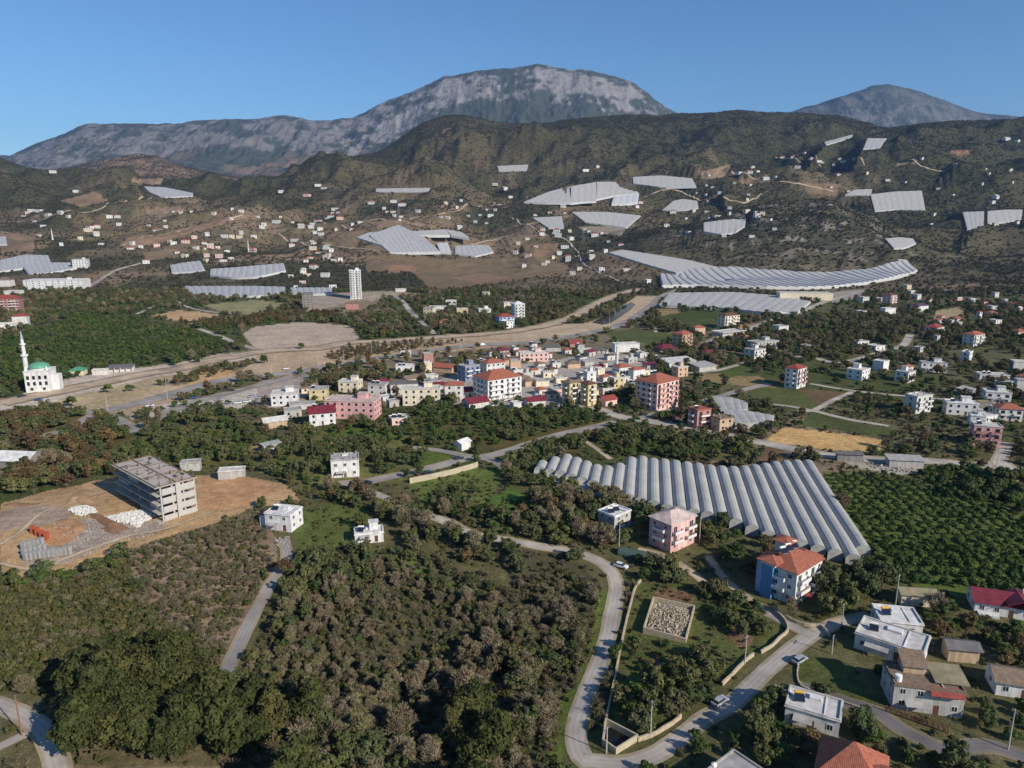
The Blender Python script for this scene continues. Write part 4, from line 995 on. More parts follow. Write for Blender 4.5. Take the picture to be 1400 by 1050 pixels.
# low lean-to apron along the stepped front, left half
ap = MB()
for k in range(0, 9):
    c0, c1 = a_[1]+a_[0]*(k-.5), a_[1]+a_[0]*(k+.5); y0 = offs[k][1]
    z = float(zat(*(o0+va*c0+ua*y0))); ap.hexa([(c0, y0-4, z-1), (c1, y0-4-(offs[k][1]-offs[k+1][1]), z-1), (c1, y0-.06, z-1), (c0, y0-.06, z-1)], [(c0, y0-4, z+.9), (c1, y0-4-(offs[k][1]-offs[k+1][1]), z+.9), (c1, y0-.06, z+2.2), (c0, y0-.06, z+2.2)])
ap.build('lean_to', PLE, gh)
def resample(pts, n, wpts=None):
    p = np.array([P(a, b)[:2] for a, b in pts]) if wpts is None else wpts; L = np.concatenate([[0], np.cumsum(np.linalg.norm(np.diff(p, axis=0), axis=1))]); q = np.linspace(0, L[-1], n)
    return np.column_stack([np.interp(q, L, p[:, 0]), np.interp(q, L, p[:, 1])])
def greenhouse(label, front, back, n, m=PL2, h=3.2, rise=1.6, split=False, saw=False):
    ghp = GHPLANE.get(label); f = resample(pl(front), n+1, ghp and ghp[0]); k = resample(pl(back), n+1, ghp and ghp[1])
    c = np.vstack([f, k]).mean(axis=0); cz = float(zat(*c))
    root = thing('greenhouse', label, 'greenhouse', (c[0], c[1], cz))
    NL = 8; allw = np.vstack([f, k]); zw = zat(allw[:, 0], allw[:, 1]); pc, *_ = np.linalg.lstsq(np.column_stack([allw, np.ones(len(allw))]), zw, rcond=None)
    if ghp: pc = np.array(ghp[2])
    gx_ = np.array([[f[0]*(1-u)*(1-v)+f[-1]*u*(1-v)+k[0]*(1-u)*v+k[-1]*u*v for u in np.linspace(0, 1, 6)] for v in np.linspace(0, 1, 6)]).reshape(-1, 2)
    up_ = min(3.0, max(0, float(np.percentile(zat(gx_[:, 0], gx_[:, 1])-(gx_@pc[:2]+pc[2]), 85))))
    zsm = lambda p, q: max(float(zat(p+a, q+b)) for a, b in ((-6, 0), (6, 0), (0, -9), (0, 9), (0, 0), (0, -18), (0, 18)))-.6
    prof = [(0, 0), (.22, .75), (.5, 1), (.78, .75), (1, 0)] if not saw else [(0, 0), (.12, .85), (.3, 1), (.7, .55), (1, 0)]
    roof = MB(); wallb = MB()
    def top(i, u, v): return f[i]*(1-u)*(1-v)+f[i+1]*u*(1-v)+k[i]*(1-u)*v+k[i+1]*u*v
    for i in range(n):
        if split: roof = MB()
        G = []
        for a in range(NL+1):
            row = []
            for u, r in prof:
                w = top(i, u, a/NL); z = (max(zsm(*w), float(zat(*w))) if saw else w[0]*pc[0]+w[1]*pc[1]+pc[2]+up_)-cz+h+r*rise; row.append((w[0]-c[0], w[1]-c[1], z))
            G.append(row)
        for a in range(NL):
            for j in range(len(prof)-1): roof.face([G[a][j], G[a][j+1], G[a+1][j+1], G[a+1][j]])
        for row, rv in ((G[0], False), (G[-1], True)):
            pts = [(row[0][0], row[0][1], row[0][2]-h-3)]+row+[(row[-1][0], row[-1][1], row[-1][2]-h-3)]
            wallb.face(pts[::-1] if rv else pts)
        for sd, cnd in ((0, i == 0), (-1, i == n-1)):
            if cnd:
                for a in range(NL): wallb.face([(G[a][sd][0], G[a][sd][1], G[a][sd][2]-h-3), (G[a+1][sd][0], G[a+1][sd][1], G[a+1][sd][2]-h-3), G[a+1][sd], G[a][sd]])
        if split: roof.build('roof_span', m, root)
        occupy_poly([f[i], f[i+1], k[i+1], k[i]], 3)
    if not split: roof.build('roof', m, root)
    wallb.build('side_wall', PLS if m is not PL1 else PLE, root)
    return root
greenhouse('long curved greenhouse with saw toothed white gables wrapping the foot of the scrub hill', '905,394 950,393 1000,394 1050,395.5 1100,396 1140,394.5 1180,390 1220,383 1254,373', '902,378 945,373 1000,370 1050,374.5 1100,377.5 1140,376.5 1180,373 1210,368 1238,362', 34, PL3, 4, 1.25, True, True)
for l in GHS.splitlines():
    lab, kk, a, b, n = l.split('|')
    greenhouse(lab, a, b, int(n), {'p': PL2, 'b': PL3, 'w': PLS, 'q': PL1}[kk], 2.6 if kk != 'w' else 4, .35 if kk == 'p' else .2 if kk == 'q' else .7)
# ------------------------------------------------------------------ buildings with shapes of their own
def atz(px, py, z):
    t, s = ray(px, py); y = (z-HC)/float(s); return float(t)*y, y
# unfinished concrete frame on the dug hillside
z0 = float(P(226, 715)[2]); HB = 12.6
A, B_, D_ = [np.array(atz(a, b, z0+HB)) for a, b in ((212, 667), (267, 652), (157, 634))]
ux = B_-A; w = np.linalg.norm(ux); rz = math.atan2(ux[1], ux[0]); d = abs(np.cross(ux/w, D_-A)); ctr = A+ux/2+np.array([-ux[1], ux[0]])/w*d/2
CONK = mat('pale bare concrete', 'b3aca1', .95, .22, .6)
sk = thing('unfinished_building', 'bare concrete frame of an unfinished block standing on the dug hillside', 'building', (ctr[0], ctr[1], z0), rz)
OLDW = mat('block infill wall', 'b5b0a8', .9, .1, 1); WOODM_ = mat('pale timber', 'a98d6c', .9, .2, 2); FORM = mat('formwork timber', '75604e', .9, .25, 1.2)
nx, ny = 4, 5; OVH = 1.3; cx = [-w/2+OVH+.4+(w-OVH-.9)*k/(nx-1) for k in range(nx)]; cy = [-d/2+.6+(d-1.2)*k/(ny-1) for k in range(ny)]
for f in range(5):
    z = f*3.1; e = .35 if f == 4 else 0
    sl = MB().box(-w/2-e, w/2+e, -d/2-e, d/2+e, z-.15, z+.12); sl.build('floor_slab', CONK if f < 4 else mat('fresh slab', 'b3a99c', .95, .2, .5), sk)
for x in cx:
    for y in cy:
        MB().box(x-.25, x+.25, y-.25, y+.25, -2, 12.2).build('column', CONK if abs(y-cy[0]) > .1 else OLDW, sk)
MB().box(-w*.02, w*.1, -d/2-.28, -d/2+.1, -1, 12.3).build('lift_shaft_wall', OLDW, sk)
for f in range(4):
    z = f*3.1
    for (x0, x1) in ((-w/2+OVH+.7, -w*.03), (w*.11, w/2-.9)):
        MB().box(x0, x1, -d/2+.05, -d/2+.3, z+.125, z+2.05).build('infill_wall', OLDW, sk)
    for k in range(ny-1):
        if (k+f) % 4 == 1: MB().box(-w/2+OVH+.05, -w/2+OVH+.28, cy[k]+.3, cy[k+1]-.3, z+.125, z+(1.1 if k % 2 else 2.0)).build('infill_wall', OLDW, sk)
        if (k+2*f) % 4 == 1: MB().box(w/2-.28, w/2-.05, cy[k]+.3, cy[k+1]-.3, z+.125, z+1.9).build('infill_wall', OLDW, sk)
for k in range(4):
    y = -d/2+.3+(d-.6)*k/3; MB().box(-w/2-.3, w/2+.3, y-.1, y+.1, 12.524, 12.75).build('formwork_beam', FORM, sk)
for k in range(3):
    x = -w/2+.2+(w-.4)*k/2; MB().box(x-.1, x+.1, -d/2-.3, d/2+.3, 12.76, 12.95).build('formwork_beam', FORM, sk)
for x in cx:
    for y in cy:
        r_ = MB()
        r_.box(x-.16, x+.16, y-.16, y+.16, 12.53, 14.0); r_.build('starter_column', FORM, sk)
rq = random.Random(5)
for k in range(22):
    x, y, a = rq.uniform(-w*.42, w*.42), rq.uniform(-d*.42, d*.42), rq.choice([0, 0, 1.57, .3]); l_ = rq.uniform(1.2, 3.5)
    o = MB().box(-l_/2, l_/2, -.3, .3, 0, .12).build('loose_board', [FORM, WOODM_, CONC][k % 3], sk); o.location = (x, y, 12.97+.002*k); o.rotation_euler = (0, 0, a)
for q in np.linspace(-.5, .5, 9):
    for r in np.linspace(-.5, .5, 9):
        occupy(ctr[0]+q*w*math.cos(rz)-r*d*math.sin(rz), ctr[1]+q*w*math.sin(rz)+r*d*math.cos(rz), 3)
# mosque with green dome and tall minaret
GREEN = mat('green dome sheet', '5f9c7e', .5, .12, .8); WHT = wallm('W')
def minaret(root, x, y, h, r=1.0, nm='minaret', cap=None):
    m = MB().lathe(x, y, [(r*1.35, -2), (r*1.35, h*.14), (r, h*.2), (r*.92, h*.55), (r*1.5, h*.575), (r*1.5, h*.6), (r*.8, h*.6), (r*.72, h*.75), (r*1.2, h*.765), (r*1.2, h*.785), (r*.62, h*.785), (r*.58, h*.86)], 12).build(nm, WHT, root)
    MB().lathe(x, y, [(r*.72, h*.86), (r*.4, h*.93), (r*.05, h)], 12).build('spire', cap or METAL, m)
X, Y, Z, w, d, s = place(59, 537, 36, .95, 14)
mq = thing('mosque', 'white mosque with a low green dome and one tall minaret on a wide forecourt', 'mosque', (X, Y, Z), R(14))
H = 12.5; MB().box(-w/2, w/2, -d/2, d/2, -2, H).build('wall', WHT, mq)
MB().box(-w/2-.3, w/2+.3, -d/2-.3, d/2+.3, H, H+.5).build('cornice', WHT, mq)
MB().lathe(0, 0, [(w*.40, H+.5), (w*.40, H+1.6)], 20).build('drum', WHT, mq)
dm = MB().lathe(0, 0, [(w*.43, H+1.6)]+[(w*.43*math.cos(a), H+1.6+w*.24*math.sin(a)) for a in np.linspace(.15, 1.45, 9)]+[(.02, H+1.6+w*.245)], 24).build('dome', GREEN, mq)
dm.data.polygons.foreach_set('use_smooth', np.ones(len(dm.data.polygons), bool)); MB().cyl(0, 0, H+1.5+w*.24, H+4+w*.24, .12).build('finial', METAL, dm)
for cx_ in (-w/2+1, w/2-1):
    MB().lathe(cx_, -d/2+1, [(.8, H+.5), (.8, H+1.6), (.02, H+2.9)], 10).build('corner_turret', WHT, mq)
MB().box(w/2+.02, w/2+4, -d*.2, d*.25, -2, 9.5).build('stair_wing', WHT, mq)
for lv, hh in ((1.2, 1.6), (4.2, 2.2), (7.8, 2.2)):
    for k in range(4 if lv > 2 else 2):
        u = -w*.36+k*w*.24 if lv > 2 else -w*.25+k*w*.5
        add_window(mq, u, -d/2-.005, lv, 0, 1.5, hh); 
    for k in range(3): add_window(mq, -w/2-.005, -d*.3+k*d*.3, lv, -math.pi/2, 1.5, hh)
minaret(mq, -w/2-1.6, d*.25, 36, 1.35)
for a in np.linspace(-.6, .6, 7):
    for b in np.linspace(-.6, .6, 7): occupy(X+a*w, Y+b*d, 3)
X, Y, Z, w, d, s = place(850, 515, 26, .8, 28)
mq = thing('village_mosque', 'small village mosque with a terracotta roof and a thin white minaret', 'mosque', (X, Y, Z), R(28))
MB().box(-w/2, w/2, -d/2, d/2, -2, 6).build('wall', WHT, mq); roof_mesh('hip', w, d, 6, 'T').build('roof', roofm('T'), mq)
for k in range(4): add_window(mq, -w*.36+k*w*.24, -d/2-.005, 1.4, 0, 1.2, 2.6)
for k in range(3): add_window(mq, -w/2-.005, -d*.3+k*d*.3, 1.4, -math.pi/2, 1.2, 2.6)
minaret(mq, -.3, d/2+1.5, 23, .95)
for px_, py_, hh, lab in ((340, 346, 30, 'slim white minaret with red base building in the far left hamlet'), (72, 328, 24, 'thin pale minaret alone on the brown left slope')):
    X, Y, Z = P(px_, py_); r_ = thing('far_mosque', lab, 'mosque', (X, Y, Z)); minaret(r_, 0, 0, hh, 1.3)
    if px_ == 340:
        MB().box(2, 15, -2, 9, -2, 5).build('wall', wallm('w'), r_); rr = roof_mesh('hip', 13, 11, 5, 'R').build('roof', roofm('R'), r_); rr.location = (8.5, 3.5, 0)
# tall white tower block
house('apartment_tower', 'apartment tower', 487, 409, 18, 12, .9, 12, 'W', 'fW', 'tb', 'lone tall white apartment tower on the bare ledge across the river')
# pink house, roof with terraces
rt, w, d, H = house('house', 'house', 917, 758, 64, 3, .75, 38, 'p', 'hP', 'bB', 'tall pink house with a pale pink roof below the big greenhouse')
MB().box(w/2+.02, w/2+4.5, -d*.1, d/2, -2, H-2).build('side_wing', wallm('P'), rt); MB().box(w/2-.2, w/2+4.8, -d*.1-.3, d/2+.3, H-2, H-1.75).build('wing_roof', roofm('L'), rt)
for f in (0, 1): add_window(rt, w/2+2.2, -d*.1-.005, f*3+1.1, 0, 1.3, 1.3, True)
MB().box(-2.2, 2.2, -.06, .02, 0, H-1).build('front_panel', wallm('P'), rt).location = (-w*.0, -d/2-.012, .4)
house('house', 'house', 839, 730, 46, 2, .85, 42, 'g', 'fW', 'ss', 'house with a bright white terrace roof in dark trees left of the tall pink house', fh=2.6)
# villa with terracotta roofs and blue stair tower
rt, w, d, H = house('villa', 'villa', 1074, 829, 92, 3, .85, 40, 'W', 'hT', 'bBsss', 'white villa with blue stair bay and terracotta roofs below the big greenhouse')
BLUE = mat('bright blue tiles', '5585ae', .5, .2, 1.5); LBL = wallm('b')
MB().box(-w/2-1.6, -w/2-.02, d*.02, d*.3, -2, H+.0).build('stair_bay', BLUE, rt)
MB().box(-w/2-.06, -w/2-.004, d*.31, d/2, -2, H-.05).build('blue_wall_panel', LBL, rt)
o = roof_mesh('hip', 5.5, 5.0, 0, 'T').build('stair_roof', roofm('T'), rt); o.location = (-w/2+1.2, d*.17, H+.9)
MB().box(-w/2-1.4, -w/2+3.6, -d*.02, d*.36, 0, .9).build('attic_wall', WHT, rt).location = (0, 0, H)
o = roof_mesh('hip', 4.2, 4.2, 0, 'T').build('turret_roof', roofm('T'), rt); o.location = (w*.1, d*.22, H+4.2); MB().box(w*.1-1.9, w*.1+1.9, d*.22-1.9, d*.22+1.9, H+.2, H+4.19).build('turret', WHT, rt)
o = roof_mesh('hip', 6.5, d*.5, 0, 'T').build('wing_roof', roofm('T'), rt); o.location = (w/2-.8, -d*.1, H-.6); 
MB().box(w/2+.02, w/2+2.2, -d*.3, d*.12, -2, H-.65).build('bay', WHT, rt)
MB().box(-w*.3, -w*.1, -d/2-2.6, -d/2-.02, 2.4, 2.6).build('porch_roof', roofm('R'), rt)
# house with maroon metal roof
rt, w, d, H = house('house', 'house', 1372, 853, 98, 1, .5, -20, 'W', 'gM', 'C', 'long white house with a maroon metal roof at the right edge')
o = roof_mesh('gable', 7, d*.7, 0, 'M').build('dormer_roof', roofm('M'), rt); o.location = (w*.12, -d*.2, H+.9); o.rotation_euler = (0, 0, math.pi/2)
MB().box(-w*.46, -w*.18, -d/2-2, -d/2-.02, -1, .9).build('porch', WHT, rt)
# grey house with brown roofs and red strip
rt, w, d, H = house('house', 'house', 1254, 981, 98, 2, .62, -12, 'g', 'fN', '', 'grey house with patched brown roofs and a red awning behind a timber fence', fh=2.7)
o = roof_mesh('shed', w*.45, d*.7, 0, 'O', .3).build('side_roof', roofm('O'), rt); o.location = (w*.36, d*.1, H+.6)
o = roof_mesh('shed', w*.34, d*.5, 0, 'N', .3, 1.4).build('attic_roof', roofm('N'), rt); o.location = (-w*.12, d*.3, H+1.9); MB().box(-w*.28, w*.04, d*.08, d*.5, H+.2, H+1.89).build('attic', wallm('t'), rt)
o = MB().hexa([(-w*.24, -.9, 0), (w*.24, -.9, 0), (w*.24, 1.2, .9), (-w*.24, 1.2, .9)], [(-w*.24, -.9, .12), (w*.24, -.9, .12), (w*.24, 1.2, 1.02), (-w*.24, 1.2, 1.02)]).build('awning', roofm('R'), rt); o.location = (w*.24, -d/2-.5, H-.6)
MB().lathe(-w*.42, -d*.3, [(.02, H+.2), (.7, H+.2), (.7, H+1.5), (.02, H+1.6)], 12).build('water_tank', TANKW, rt)
rt, w, d, H = house('house', 'house', 1388, 962, 78, 1, .6, -16, 'W', 'gN', 'C', 'white house with a brown thatch coloured roof cut by the right edge')
# roofs just entering at the bottom edge
def house_at(name, label, X, Y, w, d, st, rot, wall, roof, flags=''):
    s = 6; z = float(zat(X, Y)); px, py = proj(X, Y, z)
    rt = thing(name, label, 'house', (X, Y, z), R(rot)); H = st*3+.2
    MB().box(-w/2, w/2, -d/2, d/2, -2.5, H).build('wall', wallm(wall), rt)
    rk = {'f': 'flat', 'h': 'hip', 'g': 'gable'}[roof[0]]; roof_mesh(rk, w, d, H, roof[1], rise=4.7 if rk == 'hip' else None).build('roof', roofm(roof[1]), rt)
    for k in range(3):
        for f in range(st): add_window(rt, -w*.3+k*w*.3, -d/2-.005, f*3+1.1, 0, 1.2, 1.3, True); add_window(rt, -w/2-.005, -d*.3+k*d*.3, f*3+1.1, -math.pi/2, 1.2, 1.3, True); add_window(rt, w/2+.005, -d*.3+k*d*.3, f*3+1.1, math.pi/2, 1.2, 1.3, True)
    for a in np.linspace(-.5, .5, 6):
        for b in np.linspace(-.5, .5, 6): occupy(X+a*w, Y+b*d, 2.5)
    return rt, H
X, Y = atz(1168, 1018, 11.2); rt, H = house_at('house', 'house with a dark terracotta hipped roof at the bottom edge', X, Y, 10.2, 10.0, 2, -30, 'c', 'hT')
o = roof_mesh('gable', 4.5, 4.0, 0, 'T').build('dormer_roof', roofm('T'), rt); o.location = (3.4, -1.2, H+1.2)
X, Y = atz(982, 1025, 4); rt, H = house_at('house', 'flat grey roof with a yellow tank cut by the bottom edge', X+1.5, Y-6.3, 9.5, 8, 1, 38, 'k', 'fG')
MB().tube((-3.2, -.2, H+1.0), (-1.6, -.2, H+1.0), .45, n=10).build('water_tank', TANKY, rt); MB().cyl(-2.8, 2.9, H+.2, H+1.7, .08).lathe(-2.8, 2.9, [(.02, H+1.5), (.5, H+1.7), (.5, H+2.1), (.02, H+2.3)], 10).build('water_drum', TANKW, rt)
# ------------------------------------------------------------------ walls, fence, basin, enclosure
STONE = mat('pale stone wall', 'b9a88e', .95, .3, 1.6); CREAMW = mat('cream render wall', 'b5a98f', .92, .18, .6); BASINSH = mat('dark basin water', (.012, .014, .012), .15, .3)
def wall_line(name, label, cat, s, h, th, m, cap=None):
    ln = smooth_line([P(a, b)[:2] for a, b in pl(s)], 1.5) if len(pl(s)) > 2 else np.array([P(a, b)[:2] for a, b in pl(s)])
    if len(ln) == 2: ln = np.array([ln[0]+(ln[1]-ln[0])*k/8 for k in range(9)])
    d = np.gradient(ln, axis=0); d /= np.linalg.norm(d, axis=1)[:, None]+1e-9; n = np.stack([-d[:, 1], d[:, 0]], 1)
    z = zat(ln[:, 0], ln[:, 1]); V = []; Fc = []
    for i in range(len(ln)):
        hh = h*(1+.12*math.sin(i*1.7)*(m is STONE))
        for sg, zz in ((-1, -1), (-1, hh), (1, hh), (1, -1)): V.append((*(ln[i]+n[i]*sg*th/2), z[i]+zz))
    for i in range(len(ln)-1):
        for k in range(4): Fc.append((i*4+k, i*4+(k+1) % 4, i*4+4+(k+1) % 4, i*4+4+k))
    Fc += [(3, 2, 1, 0), tuple(len(V)-4+k for k in range(4))]
    me = bpy.data.meshes.new(name); me.from_pydata(V, [], Fc); me.update(); me.materials.append(m); o = link(name, me); tag(o, label, cat)
    for p in ln: occupy(p[0], p[1], 1.0)
    return o
wall_line('stone_wall', 'low pale stone wall between the garden and the dark hedge of the winding road', 'wall', '876,795 868,806 860,836 852,870 845,905 840,932 833,965 827,992', .8, .45, STONE)
wall_line('stone_wall', 'pale garden wall running right from the walled basin to the bend', 'wall', '872,1014 890,1008 905,1000 918,992 931,982', 1.0, .35, STONE)
wall_line('stone_wall', 'broken pale garden wall above the shaded car', 'wall', '987,938 1000,925 1018,906 1030,897', .9, .4, STONE)
wall_line('stone_wall', 'pale retaining wall along the lane bend below the blue bayed villa', 'wall', '1040,894 1056,884 1068,872 1077,864 1073,850 1060,838', .9, .4, STONE)
wall_line('garden_wall', 'long white kerb wall in front of the blue bayed villa', 'wall', '1056,832 1072,843 1090,853 1108,857 1122,858 1134,870', .9, .3, CREAMW)
wall_line('retaining_wall', 'long cream retaining wall under the valley road', 'wall', '560,661 590,655 620,648 645,641 653,638', 2.2, .5, CREAMW)
wall_line('retaining_wall', 'short cream retaining wall beside the orchard road bend', 'wall', '700,622 722,615 740,612', 1.8, .5, CREAMW)
wall_line('kerb_wall', 'low kerb wall edging the lawn of the widest white house', 'wall', '1092,908 1090,925 1096,940 1120,948 1150,960 1180,971', .5, .3, STONE)
# walled basin
def poly_walls(name, label, cat, pts, h, th, m):
    w = [np.array(P(a, b)[:2]) for a, b in pts]; c = sum(w)/len(w); z = float(zat(*c)); rt = thing(name, label, cat, (c[0], c[1], z))
    for i in range(len(w)):
        a, b = w[i]-c, w[(i+1) % len(w)]-c; dd = (b-a)/np.linalg.norm(b-a); n = np.array([-dd[1], dd[0]])*th/2; e = dd*th/2
        hh = h+.003*i
        MB().hexa([(*(a-e*.98-n), -2), (*(b-e*1.02-n), -2), (*(b-e*1.02+n), -2), (*(a-e*.98+n), -2)], [(*(a-e*.98-n), hh), (*(b-e*1.02-n), hh), (*(b-e*1.02+n), hh), (*(a-e*.98+n), hh)]).build('side_wall', m, rt)
    for q in w: occupy(q[0], q[1], 2.5)
    for a in np.linspace(0, 1, 8):
        for i in range(len(w)): q = c+(w[i]*(1-a)+w[(i+1) % len(w)]*a-c)*.6; occupy(q[0], q[1], 2.5)
    return rt, [q-c for q in w]
rt, w = poly_walls('water_basin', 'triangular walled basin with dark bottom beside the road bend', 'basin', [(824, 1020), (842, 1031), (871, 1013), (828, 995)], 1.7, .3, CREAMW)
MB().face([(*q, .25) for q in w]).build('basin_bottom_shade', BASINSH, rt)  # near-black bottom sheet, the basin's interior shadow is put into its colour
rt, w = poly_walls('stone_enclosure', 'roofless stone enclosure filled with pale rubble in the garden', 'enclosure', [(880, 866), (937, 879), (949, 833), (893, 823)], 1.5, .35, STONE)
EN_C = np.array(rt.location)
# timber fence of the grey house
ln = np.array([P(a, b)[:2] for a, b in pl('1211,973 1240,983 1270,993 1297,1003')]); c = ln.mean(axis=0); z = float(zat(*c))
fr = thing('timber_fence', 'brown timber rail fence in front of the grey house with red awning', 'fence', (c[0], c[1], z))
dv = (ln[-1]-ln[0]); Lf = np.linalg.norm(dv); dv /= Lf
for k in range(13):
    q = ln[0]-c+dv*Lf*k/12; MB().box(q[0]-.09, q[0]+.09, q[1]-.09, q[1]+.09, -1, 1.5).build('post', WOODM, fr)
for h in (.45, .9, 1.35):
    a, b = ln[0]-c, ln[-1]-c; n = np.array([-dv[1], dv[0]])*.12
    MB().hexa([(*(a-n*1.5), h), (*(b-n*1.5), h), (*(b-n*.8), h), (*(a-n*.8), h)], [(*(a-n*1.5), h+.14), (*(b-n*1.5), h+.14), (*(b-n*.8), h+.14), (*(a-n*.8), h+.14)]).build('rail', WOODM, fr)
# dark green garden polytunnel near the pink house
X, Y, Z = P(864, 759); pt = thing('polytunnel', 'short dark green polytunnel in the garden of the tall pink house', 'polytunnel', (X, Y, Z), R(-25))
GT_ = mat('green shade net', '4a5a52', .8, .15, .6); b = MB()
for k in range(8):
    a0, a1 = math.pi*k/8, math.pi*(k+1)/8; b.face([(-4, 2*math.cos(a0), 2*math.sin(a0)), (4, 2*math.cos(a0), 2*math.sin(a0)), (4, 2*math.cos(a1), 2*math.sin(a1)), (-4, 2*math.cos(a1), 2*math.sin(a1))])
b.build('cover', GT_, pt)
for x in (-4, 4): MB().face([(x, 2*math.cos(math.pi*k/8), 2*math.sin(math.pi*k/8)) for k in range(9)]).build('end_cover', GT_, pt)
# white arched tunnels in the hamlet right of the tower
X, Y, Z = P(446, 341); pt = thing('arched_tunnel', 'white arched tunnel standing over the hamlet across the river', 'polytunnel', (X, Y, Z), R(20)); b = MB()
for k in range(8):
    a0, a1 = math.pi*k/8, math.pi*(k+1)/8; b.face([(9*math.cos(a0), -10, 11*math.sin(a0)), (9*math.cos(a0), 10, 11*math.sin(a0)), (9*math.cos(a1), 10, 11*math.sin(a1)), (9*math.cos(a1), -10, 11*math.sin(a1))])
b.build('cover', PLS, pt); MB().face([(9*math.cos(math.pi*k/8), -9.6, 11*math.sin(math.pi*k/8)) for k in range(9)]).build('end_cover', PLE, pt)
# ------------------------------------------------------------------ building materials on the dug site
BLK = mat('grey block stack', '9b9a96', .9, .2, 3); BRK = mat('orange brick stack', 'b0583a', .9, .2, 3); PALW = mat('pallet wood', '9a7a55', .9, .2, 2)
def pallet(label, X, Y, rz, m, h, grp):
    z = float(zat(X, Y)); rt = thing('block_pallet', label, 'pallet', (X, Y, z), rz, grp)
    p = MB(); 
    for y in (-.55, -.05, .45): p.box(-.6, .6, y, y+.1, -.4, .12)
    p.box(-.62, .62, -.58, .58, .123, .18); p.build('pallet', PALW, rt)
    b = MB()
    lay = int(h/.25)
    for k in range(lay): b.box(-.6+.012*(k % 2), .6-.012*(k % 2), -.56, .56, .185+k*.25, .185+k*.25+.235)
    b.build('blocks', m, rt); return rt
k = 0
for rowpts, m, n, lab, g in (([(33, 752), (57, 745)], BLK, 5, 'pallet of grey blocks in the back row on the dug site', 'grey block pallets, back row'), ([(36, 766), (95, 758)], BLK, 11, 'pallet of grey blocks in the front row on the dug site', 'grey block pallets, front row'), ([(46, 729), (64, 738)], BRK, 4, 'pallet of orange bricks behind the grey block pallets', 'orange brick pallets'), ([(34, 760), (60, 753)], BLK, 5, 'pallet of grey blocks in the middle row on the dug site', 'grey block pallets, middle row')):
    a, b_ = [np.array(P(*q)[:2]) for q in rowpts]
    for i in range(n):
        q = a+(b_-a)*i/(n-1); pallet(lab, q[0], q[1], random.uniform(-.3, .1), m, random.choice([2.0, 2.25, 2.5]), g)

# maroon roofed wing of the white house above the farm lane
for o_ in [q for q in COL.objects if str(q.get('label', '')).startswith('white two storey house at the top of the narrow')]:
    w = o_['w']; MB().box(-w/2-2.8, -w/2-.02, -2.5, 2.5, -2.5, 4.2).build('side_wing', wallm('W'), o_); MB().hexa([(-w/2-3.1, -2.8, 4.21), (-w/2+.3, -2.8, 5.7), (-w/2+.3, 2.8, 5.7), (-w/2-3.1, 2.8, 4.21)], [(-w/2-3.1, -2.8, 4.36), (-w/2+.3, -2.8, 5.85), (-w/2+.3, 2.8, 5.85), (-w/2-3.1, 2.8, 4.36)]).build('wing_roof', roofm('M'), o_)
# ------------------------------------------------------------------ rubble, vehicles, poles
WROCK = mat('white broken stone', 'd5d1ca', .9, .12, 1.5); GROCK = mat('grey broken stone', 'a59d92', .95, .25, 1.5); BROCK = mat('brown spoil', '9c7a5a', .95, .25, .8)
def rock_verts(g, s):
    v = np.array([(-1, -1, -1), (1, -1, -1), (1, 1, -1), (-1, 1, -1), (-1, -1, 1), (1, -1, 1), (1, 1, 1), (-1, 1, 1)], float)*np.array([1, .8, .55])*s
    v *= g.uniform(.6, 1.15, (8, 1)); a = g.uniform(0, 6.28); c, q = math.cos(a), math.sin(a); b = g.uniform(-.5, .5); v[:, 2] += v[:, 0]*b
    return np.column_stack([v[:, 0]*c-v[:, 1]*q, v[:, 0]*q+v[:, 1]*c, v[:, 2]])
def rubble(name, s, n, sz, m, heap, seed, label=None):
    g = np.random.default_rng(seed); w = np.array([P(a, b)[:2] for a, b in pl(s)]); c = w.mean(axis=0); r = np.linalg.norm(w-c, axis=1).mean(); V = []; Fc = []
    lo, hi = w.min(axis=0), w.max(axis=0); k = 0
    while k < n:
        q = g.uniform(lo, hi)
        if not inpoly(np.array([q[0]]), np.array([q[1]]), [tuple(a) for a in w])[0]: continue
        k += 1; h = heap*max(0, 1-(np.linalg.norm(q-c)/r)**2); v = rock_verts(g, g.uniform(*sz)); z = float(zat(*q)); b = len(V)
        V += [(q[0]+a, q[1]+bb, z+cc+h*g.uniform(.2, 1)) for a, bb, cc in v]
        Fc += [tuple(b+i for i in f) for f in ((3, 2, 1, 0), (4, 5, 6, 7), (0, 1, 5, 4), (1, 2, 6, 5), (2, 3, 7, 6), (3, 0, 4, 7))]
    me = bpy.data.meshes.new(name); me.from_pydata(V, [], Fc); me.update(); me.materials.append(m); o = link(name, me); tag(o, kind='stuff')
    occupy(c[0], c[1], r); return o
rubble('rubble', '142,708 165,702 190,698 211,698 213,706 196,714 188,722 176,716 158,714', 700, (.15, .6), WROCK, 1.0, 1)
rubble('rubble', '92,697 105,692 118,692 133,700 122,706 106,705', 260, (.15, .5), WROCK, .8, 2)
TROCK = mat('tan broken stone', 'b5a790', .95, .25, 1.5)
rubble('rubble', '893,825 946,835 935,876 884,865', 1500, (.07, .34), TROCK, 1.7, 3)
rubble('gravel', '60,708 180,706 230,716 205,735 150,745 90,772 60,775 90,740', 420, (.08, .3), GROCK, .2, 4)
rubble('debris', '95,690 150,660 260,655 340,660 380,672 330,695 260,715', 160, (.08, .35), BROCK, .1, 5)
rubble('debris', '1240,868 1280,878 1275,892 1235,885', 120, (.1, .4), BROCK, .4, 6)
rubble('debris', '1050,962 1080,940 1060,935 1040,955', 40, (.1, .3), GROCK, .1, 7)
rubble('debris', '1170,628 1200,630 1250,634 1250,648 1200,642',150,(.2,.7),GROCK,.5,9)
